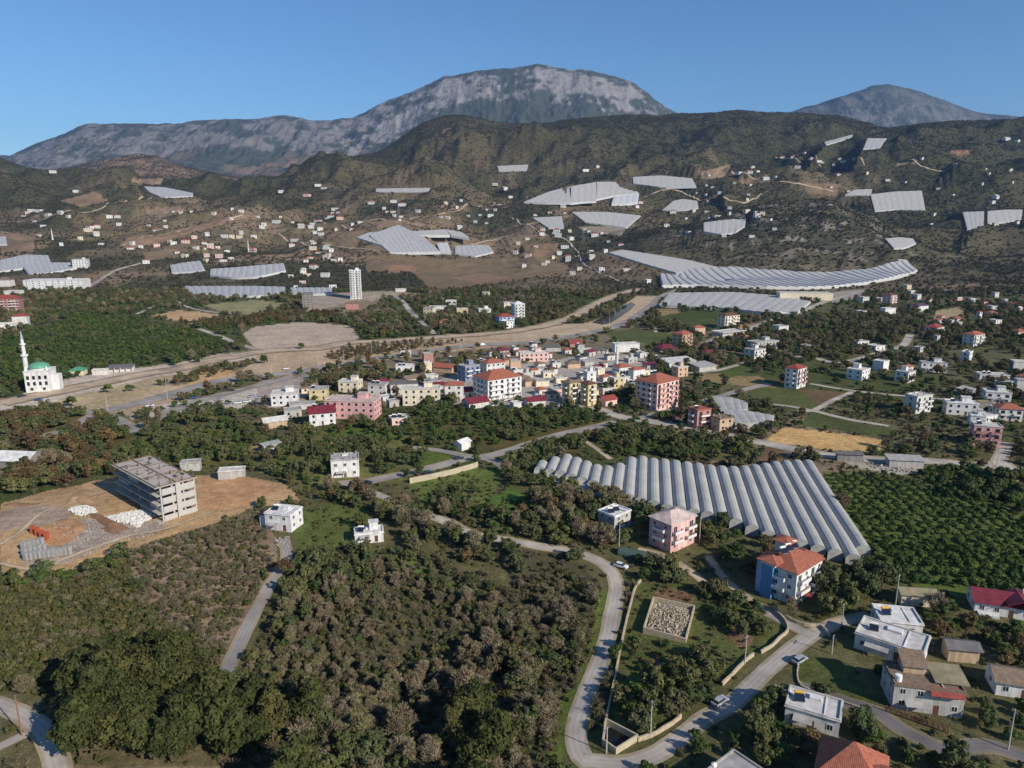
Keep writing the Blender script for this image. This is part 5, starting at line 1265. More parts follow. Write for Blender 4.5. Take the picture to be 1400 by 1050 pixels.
rubble('debris', '372,735 396,733 395,752 375,752', 60, (.1, .4), GROCK, .2, 8)
# earth banks and tyre ruts on the dug site
def bank(s, h, wd, m, name='earth_bank'):
    ln = world_line(s, 1.2); d = np.gradient(ln, axis=0); d /= np.linalg.norm(d, axis=1)[:, None]+1e-9; n = np.stack([-d[:, 1], d[:, 0]], 1); V = []; Fc = []; K = 7
    nz = fbm(ln[:, 0], ln[:, 1], 3, 3, 77)
    for i in range(len(ln)):
        e = min(1, i/4, (len(ln)-1-i)/4)
        for k in range(K):
            o = (k/(K-1)-.5)*2; q = ln[i]+n[i]*o*wd*(.7+.6*nz[i]); V.append((q[0], q[1], float(zat(*q))-.1+h*e*(.5+nz[i])*max(0, 1-o*o)))
    for i in range(len(ln)-1):
        for k in range(K-1): a = i*K+k; Fc.append((a, a+K, a+K+1, a+1))
    me = bpy.data.meshes.new(name); me.from_pydata(V, [], Fc); me.update(); me.materials.append(m); me.polygons.foreach_set('use_smooth', np.ones(len(Fc), bool)); o = link(name, me); tag(o, kind='structure')
SOIL = mat('raw soil', 'ab8a69', .95, .25, .5); SOILD = mat('damp soil', '86664c', .95, .25, .5); SOILO = mat('orange soil', 'ad8460', .95, .25, .5)
bank('118,702 134,707 150,716 175,725', 1.0, 1.6, SOILD, 'terrain_bank'); bank('140,720 158,728 172,728', .9, 1.3, SOILD, 'terrain_bank')
bank('95,690 100,683 112,682 128,690', 1.0, 1.8, SOIL, 'terrain_bank'); bank('68,716 85,712 105,718 110,730', .7, 2.0, SOILO, 'terrain_bank')
bank('0,692 18,689 40,690 60,688', .6, 1.2, SOILD, 'terrain_bank'); bank('275,655 300,650 335,655 370,664', .9, 2.2, SOILO, 'terrain_bank')
bank('25,790 87,782 125,765 175,755 215,737 275,720', -.5, 2.0, SOIL, 'terrain_bank')
for s in ('0,745 30,725 60,700 110,682 160,668', '60,775 120,752 180,732 230,722 290,700', '0,770 40,778 80,770'): road(s, 1.6, 'd', 'dirt_track', False, .3)
# cars
CARP = {k: mat('car paint '+k, c, .3, .05, 1, .1, spec=.6) for k, c in (('white', 'e9e9e6'), ('silver', 'a9adb2'), ('dark', '2f3338'), ('red', '8e2e2a'), ('blue', '3f5a86'))}
RUB = mat('tyre rubber', '1d1d1e', .9, .1); RIM = mat('wheel rim', '9b9da0', .4, .05, 1, .8); LAMP = mat('headlamp glass', 'dfe3e6', .15, .05); RLAMP = mat('tail lamp', '8c1f1b', .25, .05)
CB = {}
for k, m in CARP.items():
    b = MB(); pr = [(-2.1, .35), (-2.15, .75), (-2.0, .95), (-1.0, 1.0), (1.0, .98), (1.9, .88), (2.1, .7), (2.12, .35)]
    for i in range(len(pr)-1):
        (x0, z0_), (x1, z1_) = pr[i], pr[i+1]; b.face([(x0, -.85, z0_), (x0, .85, z0_), (x1, .85, z1_), (x1, -.85, z1_)][::-1])
    b.face([(x, -.85, z) for x, z in pr][::-1]); b.face([(x, .85, z) for x, z in pr]); b.face([(-2.1, -.85, .35), (2.12, -.85, .35), (2.12, .85, .35), (-2.1, .85, .35)][::-1])
    b.hexa([(-1.5, -.62, 1.42), (.35, -.62, 1.42), (.35, .62, 1.42), (-1.5, .62, 1.42)], [(-1.4, -.58, 1.47), (.28, -.58, 1.47), (.28, .58, 1.47), (-1.4, .58, 1.47)]); CB[k] = b.mesh('body', m)
CG = MB().hexa([(-1.85, -.78, .97), (1.05, -.78, .99), (1.05, .78, .99), (-1.85, .78, .97)], [(-1.5, -.62, 1.418), (.35, -.62, 1.418), (.35, .62, 1.418), (-1.5, .62, 1.418)]).mesh('windows', GLASS)
WH = MB(); WH.tube((0, -.1, 0), (0, .1, 0), .32, n=14); WH.face([(.32*math.cos(-q*.4488), -.1, .32*math.sin(-q*.4488)) for q in range(14)][::-1]); WH = WH.mesh('wheel', RUB)
WR = MB(); WR.tube((0, -.115, 0), (0, .115, 0), .19, n=10); WR.face([(.19*math.cos(q*.628), -.115, .19*math.sin(q*.628)) for q in range(10)]); WR = WR.mesh('rim', RIM)
HLm = MB().box(0, .06, -.2, .2, -.07, .07).mesh('headlight', LAMP); TLm = MB().box(-.06, 0, -.2, .2, -.09, .09).mesh('tail_light', RLAMP)
def car(px, py, ang, k, label, group=None):
    X, Y, Z = P(px, py); r = thing('parked_car', label, 'car', (X, Y, Z+.07), R(ang), group)
    link('body', CB[k], r); link('windows', CG, r)
    for x in (-1.3, 1.3):
        for y in (-.78, .78): o = link('wheel', WH, r); o.location = (x, y, .32); link('rim', WR, o)
    for y in (-.58, .58): link('headlight', HLm, r).location = (2.08, y, .66); link('tail_light', TLm, r).location = (-2.11, y, .75)
    occupy(X, Y, 3)
car(849, 776, -35, 'white', 'white car with dark windows pulled up on the bend of the winding road')
car(1093, 905, 35, 'silver', 'silver car in the shade beside the lawn of the bottom hamlet')
car(984, 962, 38, 'silver', 'pale car under trees on the shaded road near the garden gate')
car(488, 668, 20, 'blue', 'blue car at the end of the lower road below the terrace house')
car(502, 662, 0, 'dark', 'dark car parked where the gravel track leaves the lower road'); car(586, 648, 22, 'dark', 'dark car driving on the lower road above the retaining wall'); car(628, 628, 20, 'dark', 'dark car waiting at the fork beside the gabled shed')
car(53, 548, 0, 'blue', 'blue car on the forecourt road in front of the green domed mosque'); car(30, 543, 60, 'dark', 'dark car left of the green domed mosque'); car(14, 543, 60, 'dark', 'dark car at the left edge near the mosque')
for a, b, k, w_ in ((205, 556, 'white', 'white car'), (316, 535, 'dark', 'dark car'), (265, 545, 'blue', 'blue car'), (391, 505, 'white', 'white car'), (455, 500, 'dark', 'dark car'), (530, 487, 'silver', 'silver car'), (660, 472, 'white', 'white car'), (790, 459, 'dark', 'dark car'), (862, 441, 'silver', 'silver car')):
    car(a, b, 25, k, f'{w_} driving on the long valley road', 'cars on the valley road')
g_ = random.Random(4)
for i, (a, b) in enumerate(pl('700,540 712,546 722,549 735,541 748,539 765,527 692,548 670,556 655,562 640,557 612,548 600,552 765,556 752,560 880,568 896,570 920,572 830,568')):
    k = g_.choice(['white', 'silver', 'dark', 'red', 'white']); car(a, b, g_.choice([30, 40, -20, 120]), k, f'{ {"white":"white","silver":"silver","dark":"dark","red":"red"}[k]} car in the streets of the village centre', 'cars in the village streets')
for i, (a, b) in enumerate(pl('345,543 356,545 338,550 350,553 366,548 325,552 300,548 285,553')):
    k = g_.choice(['white', 'silver', 'dark']); car(a, b, 20, k, f'{k} car on the white lot behind the street trees', 'cars on the white lot')
# utility poles
def pole(px, py, h, label, arms=True, m=POLEM, group=None):
    X, Y, Z = P(px, py); r = thing('utility_pole', label, 'utility pole', (X, Y, Z), R(g_.uniform(0, 180)), group)
    MB().cyl(0, 0, -1, h, .17, .1, 8).build('pole', m, r)
    if arms:
        o = MB().box(-1, 1, -.06, .06, h-.5, h-.38).build('crossarm', METAL, r)
        for x in (-.85, 0, .85): MB().cyl(x, 0, h-.378, h-.15, .06, n=6).build('insulator', PANELM, o)
for px, py, h, lab in ((846, 752, 9, 'pale pole in front of the bright white terrace roof'), (956, 742, 9, 'pole at the right corner of the tall pink house'), (889, 1009, 8.5, 'pole rising from the pale garden wall near the basin'), (1018, 908, 7.5, 'pole on the broken garden wall above the shaded car'), (1150, 860, 7, 'pole by the shaded road fork below the dark wood'), (1137, 894, 5, 'short pole beside the lawn of the bottom hamlet'), (1378, 1025, 9, 'pale pole with crossarm at the right edge of the bottom road'), (1224, 828, 9, 'leaning pole left of the olive roofed barn'), (829, 1030, 6, 'thin pole at the bend beside the walled basin'), (1362, 640, 9, 'pole at the right road junction'), (147, 562, 8, 'pole beside the roundabout road'), (229, 545, 12, 'tall pole in the brush by the river road'), (508, 487, 9, 'pole between the two river roads'), (833, 450, 14, 'tall mast beside the dark river pool')): pole(px, py, h, lab)
pole(30, 1006, 9, 'dark wooden pole beside the bottom left road', True, WOODM)
for px, py in ((435, 500), (470, 496), (560, 484), (630, 476), (705, 470), (410, 512), (372, 518), (860, 446)): pole(px, py, 9, 'one of the poles lining the valley road past the village', True, POLEM, 'poles along the valley road')
def pylon(px, py, h, lab):
    X, Y, Z = P(px, py); r = thing('power_pylon', lab, 'pylon', (X, Y, Z)); b = MB(); w = h*.09
    for sx in (-1, 1):
        for sy in (-1, 1): MB().tube((sx*w, sy*w, -2), (sx*.4, sy*.4, h), .22, .14, 4).build('leg', METAL, r)
    for k in range(5):
        z0_, z1_ = h*k/5, h*(k+1)/5; a, c = w+(.4-w)*k/5, w+(.4-w)*(k+1)/5
        q = MB(); q.tube((-a, -a, z0_), (c, -c, z1_), .1, n=4); q.build('brace', METAL, r); q = MB(); q.tube((a, a, z0_), (-c, c, z1_), .1, n=4); q.build('brace', METAL, r)
    for k in (.72, .85, .97): MB().tube((-h*.12, 0, h*k), (h*.12, 0, h*k), .14, n=4).build('crossarm', METAL, r)
pylon(545, 300, 42, 'lattice pylon on the slope above the bluish terrace greenhouse'); pylon(797, 330, 34, 'lattice pylon beside the winding hillside track')
# ------------------------------------------------------------------ trees and plants
def leaf_mat(name, cols, spread=.35, trans=.12):
    m, t, b = nt(name); N = t.nodes; L = t.links
    oi = N.new('ShaderNodeObjectInfo'); rp = N.new('ShaderNodeValToRGB'); rp.color_ramp.interpolation = 'LINEAR'
    el = rp.color_ramp.elements
    while len(el) < len(cols): el.new(.5)
    for i, c in enumerate(cols): el[i].position = i/(len(cols)-1); el[i].color = (*hexc(c), 1)
    L.new(oi.outputs['Random'], rp.inputs['Fac'])
    at = N.new('ShaderNodeAttribute'); at.attribute_name = 'tone'
    mr = N.new('ShaderNodeMapRange'); mr.inputs['To Min'].default_value = 1-spread; mr.inputs['To Max'].default_value = 1+spread; L.new(at.outputs['Fac'], mr.inputs['Value'])
    mx = N.new('ShaderNodeMix'); mx.data_type = 'RGBA'; mx.blend_type = 'MULTIPLY'; mx.inputs['Factor'].default_value = 1; L.new(rp.outputs['Color'], mx.inputs['A']); L.new(mr.outputs['Result'], mx.inputs['B'])
    L.new(mx.outputs['Result'], b.inputs['Base Color']); b.inputs['Roughness'].default_value = .8; b.inputs['Specular IOR Level'].default_value = .12
    if trans:
        tr = N.new('ShaderNodeBsdfTranslucent'); ms = N.new('ShaderNodeMixShader'); ms.inputs['Fac'].default_value = trans; L.new(mx.outputs['Result'], tr.inputs['Color'])
        L.new(b.outputs['BSDF'], ms.inputs[1]); L.new(tr.outputs['BSDF'], ms.inputs[2]); L.new(ms.outputs['Shader'], N['Material Output'].inputs['Surface'])
    return m
BARK = mat('bark', '5d4b3c', .95, .3, 3)
LEAF = {
 'pine': leaf_mat('pine needles', ['454a27', '4d502b', '3b4323', '55532e']),
 'olive': leaf_mat('olive leaves', ['565f3d', '4a5331', '606342', '565c32', '6a6a42', '5e573c']),
 'bare': leaf_mat('grey twigs', ['86795f', '8b7d63', '776f55', '93866e', '7b7852'], .3, 0),
 'autumn': leaf_mat('autumn leaves', ['645338', '585036', '6e5a3c', '504a33', '776440', '5e4c3a']),
 'citrus': leaf_mat('citrus leaves', ['44552a', '3e4f27', '50602f', '596434']),
 'shrub': leaf_mat('shrub leaves', ['575a34', '4f5630', '605e3a', '4a5029', '66603a', '6b6242']),
 'brush': leaf_mat('dry brush', ['786f58', '6d6450', '80755c', '69664c', '5e5b42'], .35, 0),
 'scrub': leaf_mat('scrub leaves', ['4a4a33', '555038', '41432d', '605541'], .3)}
def crown_mesh(sp, seed, n, ls, R_, H_, z0, nclump, flat=1.0, thin=False, jit=.55):
    g = np.random.default_rng(seed)
    # clump centres in an uneven ellipsoid
    u = g.normal(size=(nclump, 3)); u /= np.linalg.norm(u, axis=1)[:, None]
    r = (.3+.7*g.random(nclump)**.6)
    ang = np.arctan2(u[:, 1], u[:, 0]); lob = 1+.28*np.sin(ang*2+g.random()*6)+.2*np.sin(ang*3+g.random()*6)
    c = u*r[:, None]*np.array([R_, R_, (H_-z0)/2])*np.column_stack([lob, lob, np.ones(nclump)])*.8
    c[:, 2] += (H_+z0)/2
    cr = (.20+.26*g.random(nclump))*R_*(.8 if nclump > 20 else 1)
    k = g.integers(0, nclump, n)
    d = g.normal(size=(n, 3)); d /= np.linalg.norm(d, axis=1)[:, None]; d[:, 2] = np.where(d[:, 2] < -.35, -d[:, 2], d[:, 2])
    p = c[k]+d*(cr[k]*(.55+.45*g.random(n)**.4))[:, None]*np.array([1, 1, .8*flat])
    ctr = np.array([0, 0, (H_+z0)/2*.8])
    nr = d*.8+(p-ctr)/R_*.6+g.normal(size=(n, 3))*jit; nr /= np.linalg.norm(nr, axis=1)[:, None]
    t = np.cross(nr, g.normal(size=(n, 3))); t /= np.linalg.norm(t, axis=1)[:, None]; b = np.cross(nr, t)
    s = ls*(.55+.9*g.random(n))[:, None]
    if thin:
        t = d+g.normal(size=(n, 3))*.35; t[:, 2] += .5; t /= np.linalg.norm(t, axis=1)[:, None]; b = np.cross(nr, t); b /= np.linalg.norm(b, axis=1)[:, None]
        a, w = t*s*1.5, b*s*.16
    else: a, w = t*s*.62, b*s*.42
    v = np.stack([p-a-w*.5, p+w*-1.0, p+a, p+w], 1).reshape(-1, 3)
    v[:, 2] = np.maximum(v[:, 2], .05)
    me = bpy.data.meshes.new('crown'); me.vertices.add(4*n); me.vertices.foreach_set('co', v.astype(np.float32).ravel())
    me.loops.add(4*n); me.loops.foreach_set('vertex_index', np.arange(4*n, dtype=np.int32)); me.polygons.add(n)
    me.polygons.foreach_set('loop_start', np.arange(0, 4*n, 4, dtype=np.int32)); me.polygons.foreach_set('loop_total', np.full(n, 4, np.int32)); me.update(calc_edges=True)
    tone = np.clip(g.random(nclump)[k]*.7+g.random(n)*.3, 0, 1)
    at = me.attributes.new('tone', 'FLOAT', 'POINT'); at.data.foreach_set('value', np.repeat(tone, 4).astype(np.float32))
    me.materials.append(LEAF[sp]); return me
def trunk_mesh(seed, H_, r, spread, bare=False):
    g = random.Random(seed); b = MB(); f = H_*(.35 if not bare else .45); lean = (g.uniform(-.2, .2), g.uniform(-.2, .2), f)
    b.tube((0, 0, -.6), lean, r, r*.7, 6)
    for k in range(5 if not bare else 9):
        a = g.uniform(0, 6.28); L = spread*g.uniform(.5, .9); e = (lean[0]+math.cos(a)*L, lean[1]+math.sin(a)*L, f+H_*g.uniform(.15, .5))
        b.tube(lean, e, r*.5, r*.12, 5)
    return b.mesh('trunk', BARK)
SPEC = {  # kind name: species, leaves, leaf size, radius, height, base, clumps, thin
 'pine': ('pine_tree', 4200, .5, 4.8, 10, 1.2, 80), 'olive': ('olive_tree', 1700, .4, 2.9, 5.2, .4, 38), 'bare': ('bare_tree', 1900, .4, 2.6, 6.2, .3, 44),
 'autumn': ('autumn_tree', 1400, .4, 2.6, 5.8, .5, 34), 'citrus': ('citrus_tree', 1000, .38, 1.9, 3.3, .25, 18), 'shrub': ('shrub', 320, .32, 1.15, 1.35, 0, 9), 'brush': ('brush', 300, .36, 1.15, 1.4, 0, 10), 'scrub': ('scrub', 130, .9, 2.5, 3.0, 0, 10)}
CRN = {}; TRK = {}
for sp, (nm, n, ls, r_, h_, z0_, ncl) in SPEC.items():
    CRN[sp] = [crown_mesh(sp, 100+7*i+len(sp)*31, n, ls, r_*(1, .9, 1.1, .95)[i], h_*(1, 1.12, .9, 1.05)[i], z0_, ncl, thin=sp in ('bare', 'brush')) for i in range(4)]
    TRK[sp] = [trunk_mesh(i, h_, h_*.03, r_*.8, sp == 'bare') for i in range(2)]
# zones: spacing | size | species weights | where it stands | polygon
ZT = '''4.3|.85,1.3|citrus 45,olive 45,autumn 10|between the flat roofed houses of the bottom hamlet|1062,925 1095,955 1165,985 1210,1012 1170,1012 1060,1030 1010,1010 1040,960
3.1|.45,.9|bare 52,olive 30,autumn 14,citrus 4|in the grey ravine wood left of the winding road|310,1050 315,965 345,900 380,835 470,800 560,805 660,815 720,790 790,790 812,805 806,860 790,912 768,962 752,1085 300,1085
3.6|.6,.95|olive 55,bare 18,autumn 12,citrus 12|on the green slope above the ravine wood|400,770 430,745 540,755 600,770 650,790 690,800 720,790 660,815 560,805 470,800 380,835
5.6|.8,1.25|pine 100|in the pine clump at the bottom left corner road|100,965 135,938 200,902 250,890 282,925 312,945 340,965 352,1000 365,1050 100,1050 95,1010
6.5|.7,1.1|pine 60,olive 40|at the bottom edge below the ravine wood|370,985 430,955 455,1000 440,1140 370,1140
6.5|.8,1.1|pine 60,olive 30|in the lit green clump by the bottom bend|610,1010 650,985 690,985 690,1140 610,1140
4.4|.7,1.1|citrus 55,olive 45|along the lower edge of the dug site|0,792 60,782 125,768 172,760 182,775 120,790 60,800 0,812
5.0|.7,1.2|olive 50,bare 20,autumn 18,citrus 12|in the tree belt between the lower road and the winding road|440,668 490,672 560,690 620,715 700,752 720,790 650,770 600,745 540,735 500,700 450,690
5.2|.8,1.4|autumn 40,olive 30,bare 15,citrus 15|in the autumn wood left of the tall pink house|690,735 720,690 780,680 835,672 880,700 905,705 880,738 870,750 800,752 740,742
4.2|.7,1.0|olive 50,citrus 20,autumn 15|on the bank above the winding road|560,700 600,680 655,672 690,712 700,735 640,715 600,700
4.2|.8,1.2|olive 60,citrus 25,autumn 15|in the walled garden by the winding road|935,985 900,1000 870,1000 838,988 848,940 890,945 940,900 985,875 1000,900 985,940
4.6|.6,.95|olive 60,citrus 40|in the upper half of the walled garden|955,800 1010,820 1060,855 1030,880 1000,860 955,850
6.5|.5,.8|citrus 70,olive 30|dotted over the lawn of the walled garden|860,880 960,890 930,930 850,940
4.6|.8,1.25|citrus 50,olive 40,autumn 10|in the dark grove right of the tall pink house|950,705 1015,735 1035,790 1030,812 990,770 962,765 945,745
4.6|.8,1.2|citrus 60,olive 40|between the garden track and the winding road|862,765 905,772 950,800 985,815 1030,845 960,812 900,792 872,795
5.2|1.1,1.6|citrus 45,olive 45,autumn 10|in the dark wood between the citrus orchard and the bottom hamlet|1095,800 1130,775 1190,770 1232,802 1225,828 1195,838 1150,848 1122,852
4.6|.95,1.2|citrus 100|in the near rows of the large citrus orchard|1188,752 1280,745 1400,760 1400,812 1330,818 1230,802 1192,768
4.3|.72,.95|citrus 100|in the far rows of the large citrus orchard|1128,645 1165,648 1230,655 1280,675 1400,705 1400,760 1280,745 1185,748
4.4|.9,1.4|citrus 60,olive 40|in the dense grove by the right road junction|1255,660 1270,640 1400,660 1400,705 1280,677
4.4|.75,1.15|olive 40,citrus 35,autumn 25|among the houses of the bottom right hamlet|1240,840 1330,850 1400,862 1400,930 1340,950 1310,900 1260,885
4.2|.7,1.1|olive 45,citrus 35,autumn 20|around the bottom right houses|1000,990 1060,940 1090,960 1070,1000 1130,1015 1150,990 1200,1000 1260,1040 1400,1050 1000,1050
4.2|.75,1.2|olive 45,citrus 45,autumn 10|below the grey house with the timber fence|1300,960 1340,980 1400,970 1400,1015 1340,1010 1300,1005
4.2|.75,1.05|citrus 70,olive 25,autumn 5|in the dark orchard in front of the village|560,565 640,555 720,550 800,560 838,577 790,583 720,600 690,610 655,612 640,608 600,608 570,598
4.4|.8,1.1|citrus 50,olive 35,autumn 15|in the orchard at the far end of the big greenhouse|815,602 845,584 900,592 1000,607 1045,615 1030,632 960,630 900,625 850,625
4.4|.8,1.1|olive 60,citrus 25,autumn 15|beside the lane into the big greenhouse|690,632 745,608 785,600 800,612 770,622 735,640 700,652
5.2|.9,1.5|autumn 45,olive 35,citrus 20|in the rusty wood by the roundabout at the left edge|0,572 60,562 130,567 172,582 178,600 120,625 60,625 0,612
4.6|.75,1.1|citrus 45,olive 45,autumn 10|in the yellow green grove behind the dug site|162,618 230,588 340,582 368,600 330,628 270,640 230,630 165,630
5.0|.8,1.2|olive 40,autumn 30,bare 20,citrus 10|in the scrubby strip above the dug site|60,632 150,627 160,652 100,662 0,682 0,655
5.5|.7,1.1|olive 50,citrus 30,autumn 20|in the gardens between the village and the lower road|365,600 560,572 570,610 600,640 560,655 500,655 420,665 350,645
4.5|.8,1.15|citrus 80,olive 20|in the large dark orchard by the green domed mosque|0,535 0,462 120,432 190,437 260,452 316,472 250,488 190,498 130,507 85,518 38,524
4.8|.7,1.0|citrus 55,autumn 25,olive 20|in the orchard strip behind the tan lot|264,443 350,431 400,428 460,426 478,440 410,437 350,445 300,454
5.0|.5,.8|bare 40,autumn 40,olive 20|in the brush between the two river roads|437,490 480,473 572,468 640,468 570,478 480,493
5.5|.6,.9|autumn 50,olive 50|in the brush bank near the roundabout|215,527 290,502 350,497 300,514 255,524'''
TREES = []     # x, y, species, scale, phrase
def grid_pts(poly, sp, jit=.38, rot=0.0, rg=RNG, sq=1):
    w = np.array([P(a, b)[:2] for a, b in poly]); c = w.mean(axis=0); m = np.max(np.linalg.norm(w-c, axis=1))+sp
    k = int(m/sp)+1; i, j = np.meshgrid(np.arange(-k, k+1), np.arange(-k, k+1)); q = np.column_stack([i.ravel(), j.ravel()])*sp*np.array([1/sq**.5, sq**.5])
    q = q+rg.uniform(-jit, jit, q.shape)*sp; cr, sr = math.cos(rot), math.sin(rot); q = np.column_stack([q[:, 0]*cr-q[:, 1]*sr, q[:, 0]*sr+q[:, 1]*cr])+c
    q = q[q[:, 1] > 62]
    return q[inpoly(q[:, 0], q[:, 1], [tuple(a) for a in w])]
ZPOLY = []
for l in ZT.splitlines():
    sp, sz, ws, ph, po = l.split('|'); sp = float(sp); a, b = map(float, sz.split(',')); po = pl(po); ZPOLY.append(po)
    ks = [q.split() for q in ws.split(',')]; nm = [q[0] for q in ks]; wt = np.array([float(q[1]) for q in ks]); wt /= wt.sum()
    orch = 'rows' in ph
    q = grid_pts(po, sp, .1 if orch else .42, -R(6) if orch else .3, sq=1.28 if orch else 1)
    q = q[~occupied(q[:, 0], q[:, 1])]
    cl = fbm(q[:, 0], q[:, 1], 22, 3, 401)
    for (x, y), c_ in zip(q, cl):
        if not orch and c_ < .3 and RNG.random() < .5: continue
        s = int(np.searchsorted(np.cumsum(wt), (np.clip((c_-.5)*1.6+.5, 0, 1)*.5+RNG.random()*.5), side='left')); s = min(s, len(nm)-1)
        k_ = 1.0
        if 'ravine' in ph:
            v_ = float(fbm(x, y, 16, 3, 451)); 
            if v_ < .43 and RNG.random() < .9: continue
            k_ = .65+1.1*max(0, float(fbm(x, y, 28, 2, 461))-.3)*(1.6 if RNG.random() < .2 else 1)
        TREES.append((x, y, nm[s], RNG.uniform(a, b)*k_, ph))
SINGLES = [('citrus', 1.0, 'in the row along the valley road at the roundabout', '206,563 222,562 239,557 253,555 270,556 286,557 301,556 313,553 210,583 229,577 246,570 262,577 280,572 296,569 314,568 330,566 347,567'),
 ('citrus', 1.7, 'standing dark and alone beside the mosque road', '97,556 147,537 180,535 240,500 271,496 361,497 412,477')]
for sp, sc, ph, pts in SINGLES:
    for a, b in pl(pts): x, y, z = P(a, b); TREES.append((x, y, sp, sc*RNG.uniform(.85, 1.15), ph))
def free_pts(x0t, y0, y1, n, seed):
    g = np.random.default_rng(seed); y = np.sqrt(g.uniform(y0*y0, y1*y1, n)); t = g.uniform(-x0t, x0t, n); return t*y, y
def not_in(polys, x, y):
    px, py = proj(x, y, zat(x, y)); m = np.ones(len(x), bool)
    for p in polys: m &= ~inpoly(px, py, p)
    return m, px, py
# trees of the plain outside the zones
NOZ = ZPOLY+[p for c, p in LAND[1:]]
x, y = free_pts(.85, 95, 330, 2600, 1); m, px, py = not_in(NOZ, x, y); m &= ~occupied(x, y); m &= RNG.random(len(x)) < .45
SIDE = lambda px, py: ('on the open ground at the bottom left' if px < 400 and py > 780 else 'on the open ground in the middle foreground' if px < 900 else 'on the open ground at the lower right') if py > 690 else ('in the fields left of the village' if px < 450 else 'in the fields below the village' if px < 900 else 'in the fields around the big greenhouse')
for a, b, p, q in zip(x[m], y[m], px[m], py[m]): TREES.append((a, b, RNG.choice(['olive', 'citrus', 'autumn', 'bare'], p=[.45, .27, .13, .15]), RNG.uniform(.6, 1.15), SIDE(p, q)))
x, y = free_pts(.85, 330, 1010, 34000, 2); m, px, py = not_in(NOZ, x, y); m &= ~occupied(x, y)
den = fbm(x, y, 90, 3, 421); m &= RNG.random(len(x)) < sstep(.36, .62, den)*.62+.14
m &= ~(inpoly(px, py, pl('560,480 900,440 940,520 900,560 640,560 560,540')) & (RNG.random(len(x)) < .35))
spn = fbm(x, y, 60, 2, 431)
for a, b, p, q, s in zip(x[m], y[m], px[m], py[m], spn[m]):
    TREES.append((a, b, RNG.choice(['citrus', 'olive', 'autumn', 'bare'], p=[.62, .26, .06, .06] if s > .5 else [.25, .42, .2, .13]), RNG.uniform(.75, 1.35), 'scattered between the river roads and the left fields' if p < 450 else 'scattered round the village streets' if p < 950 else 'scattered among the eastern field houses'))
# ground cover of shrubs
SHR = []
BRS = []
def shrubs(po, sp, sz, keep=1.0, brush=0.0):
    q = grid_pts(pl(po), sp, .48, .4); q = q[~occupied(q[:, 0], q[:, 1])]
    for x, y in q:
        if RNG.random() < keep: (BRS if RNG.random() < brush else SHR).append((x, y, RNG.uniform(*sz)))
shrubs('0,800 90,785 130,768 172,766 182,800 216,840 262,882 232,903 120,938 80,958 0,942', 1.5, (.6, 1.2), .95, .14)
shrubs('175,757 215,742 280,724 350,703 365,702 372,740 378,785 345,840 318,895 298,930 278,915 240,860 185,800', 1.55, (.4, 1.25), .85, .68)
shrubs('300,1050 312,960 345,900 378,832 402,770 432,747 540,757 600,772 690,802 760,770 818,805 816,860 798,920 772,965 757,1085 300,1085', 1.9, (.5, 1.15), .85, .5)
shrubs('870,800 960,800 1060,858 990,935 890,1005 840,985 860,870', 2.0, (.22, .7), .6, .2)
shrubs('560,662 640,642 735,690 700,740 600,705 560,690', 2.4, (.4, .9), .6)
shrubs('860,800 872,800 846,905 826,990 808,1000 800,990 822,930 838,890', 1.1, (.6, 1.1), .97, .75)
shrubs('0,945 80,958 90,1000 60,985 30,970 0,960', 2.5, (.3, .7), .6)
shrubs('400,700 500,690 560,760 400,770', 2.6, (.4, .9), .5)
shrubs('822,800 836,812 820,870 808,905 790,947 775,985 755,1050 770,960 795,915', 2.2, (.25, .6), .6, .2)
x, y = free_pts(.85, 95, 420, 22000, 5); m, px, py = not_in([p for c, p in LAND[4:]], x, y); m &= ~occupied(x, y); m &= RNG.random(len(x)) < .6
for a, b in zip(x[m], y[m]): (BRS if RNG.random() < .25 else SHR).append((a, b, RNG.uniform(.35, 1.1)))
# scrub and woods of the hills
x, y = free_pts(.86, 930, 4750, 640000, 9); m, px, py = not_in([p for c, p in LAND if np.array(p)[:, 1].max() < 480], x, y); m &= ~occupied(x, y)
t_ = x/y; a_ = sstep(.42, .6, fbm(x, y, 260, 5, 121)); dk = (sstep(1500, 2900, y)*.55+sstep(.05, .4, t_)*sstep(1050, 1500, y)*.6+sstep(2500, 3200, y)*.4)*(1-.6*sstep(.66, .8, fbm(x, y, 230, 4, 141))); dk = np.clip(dk+(fbm(x, y, 330, 4, 146)-.5)*.9*sstep(1300, 2200, y), 0, 1)
den = np.clip(.20+.36*a_+.6*dk, 0, .98)*(.55+.9*sstep(.4, .6, fbm(x, y, 45, 3, 441)))
t0, _ = ray(1085, 330); gb = np.exp(-((x-t0*1560)/250)**2-((y-1560)/250)**2)*(y > 1250); den = np.maximum(den, .85*np.clip(gb*1.6, 0, 1))
m &= (y < 3600) | (x/y < .15); m &= RNG.random(len(x)) < den*.66
HX, HY = x[m], y[m]; HS = RNG.uniform(.55, 1.35, len(HX))
print('hill scrub', len(HX), 'trees', len(TREES), 'shrubs', len(SHR))
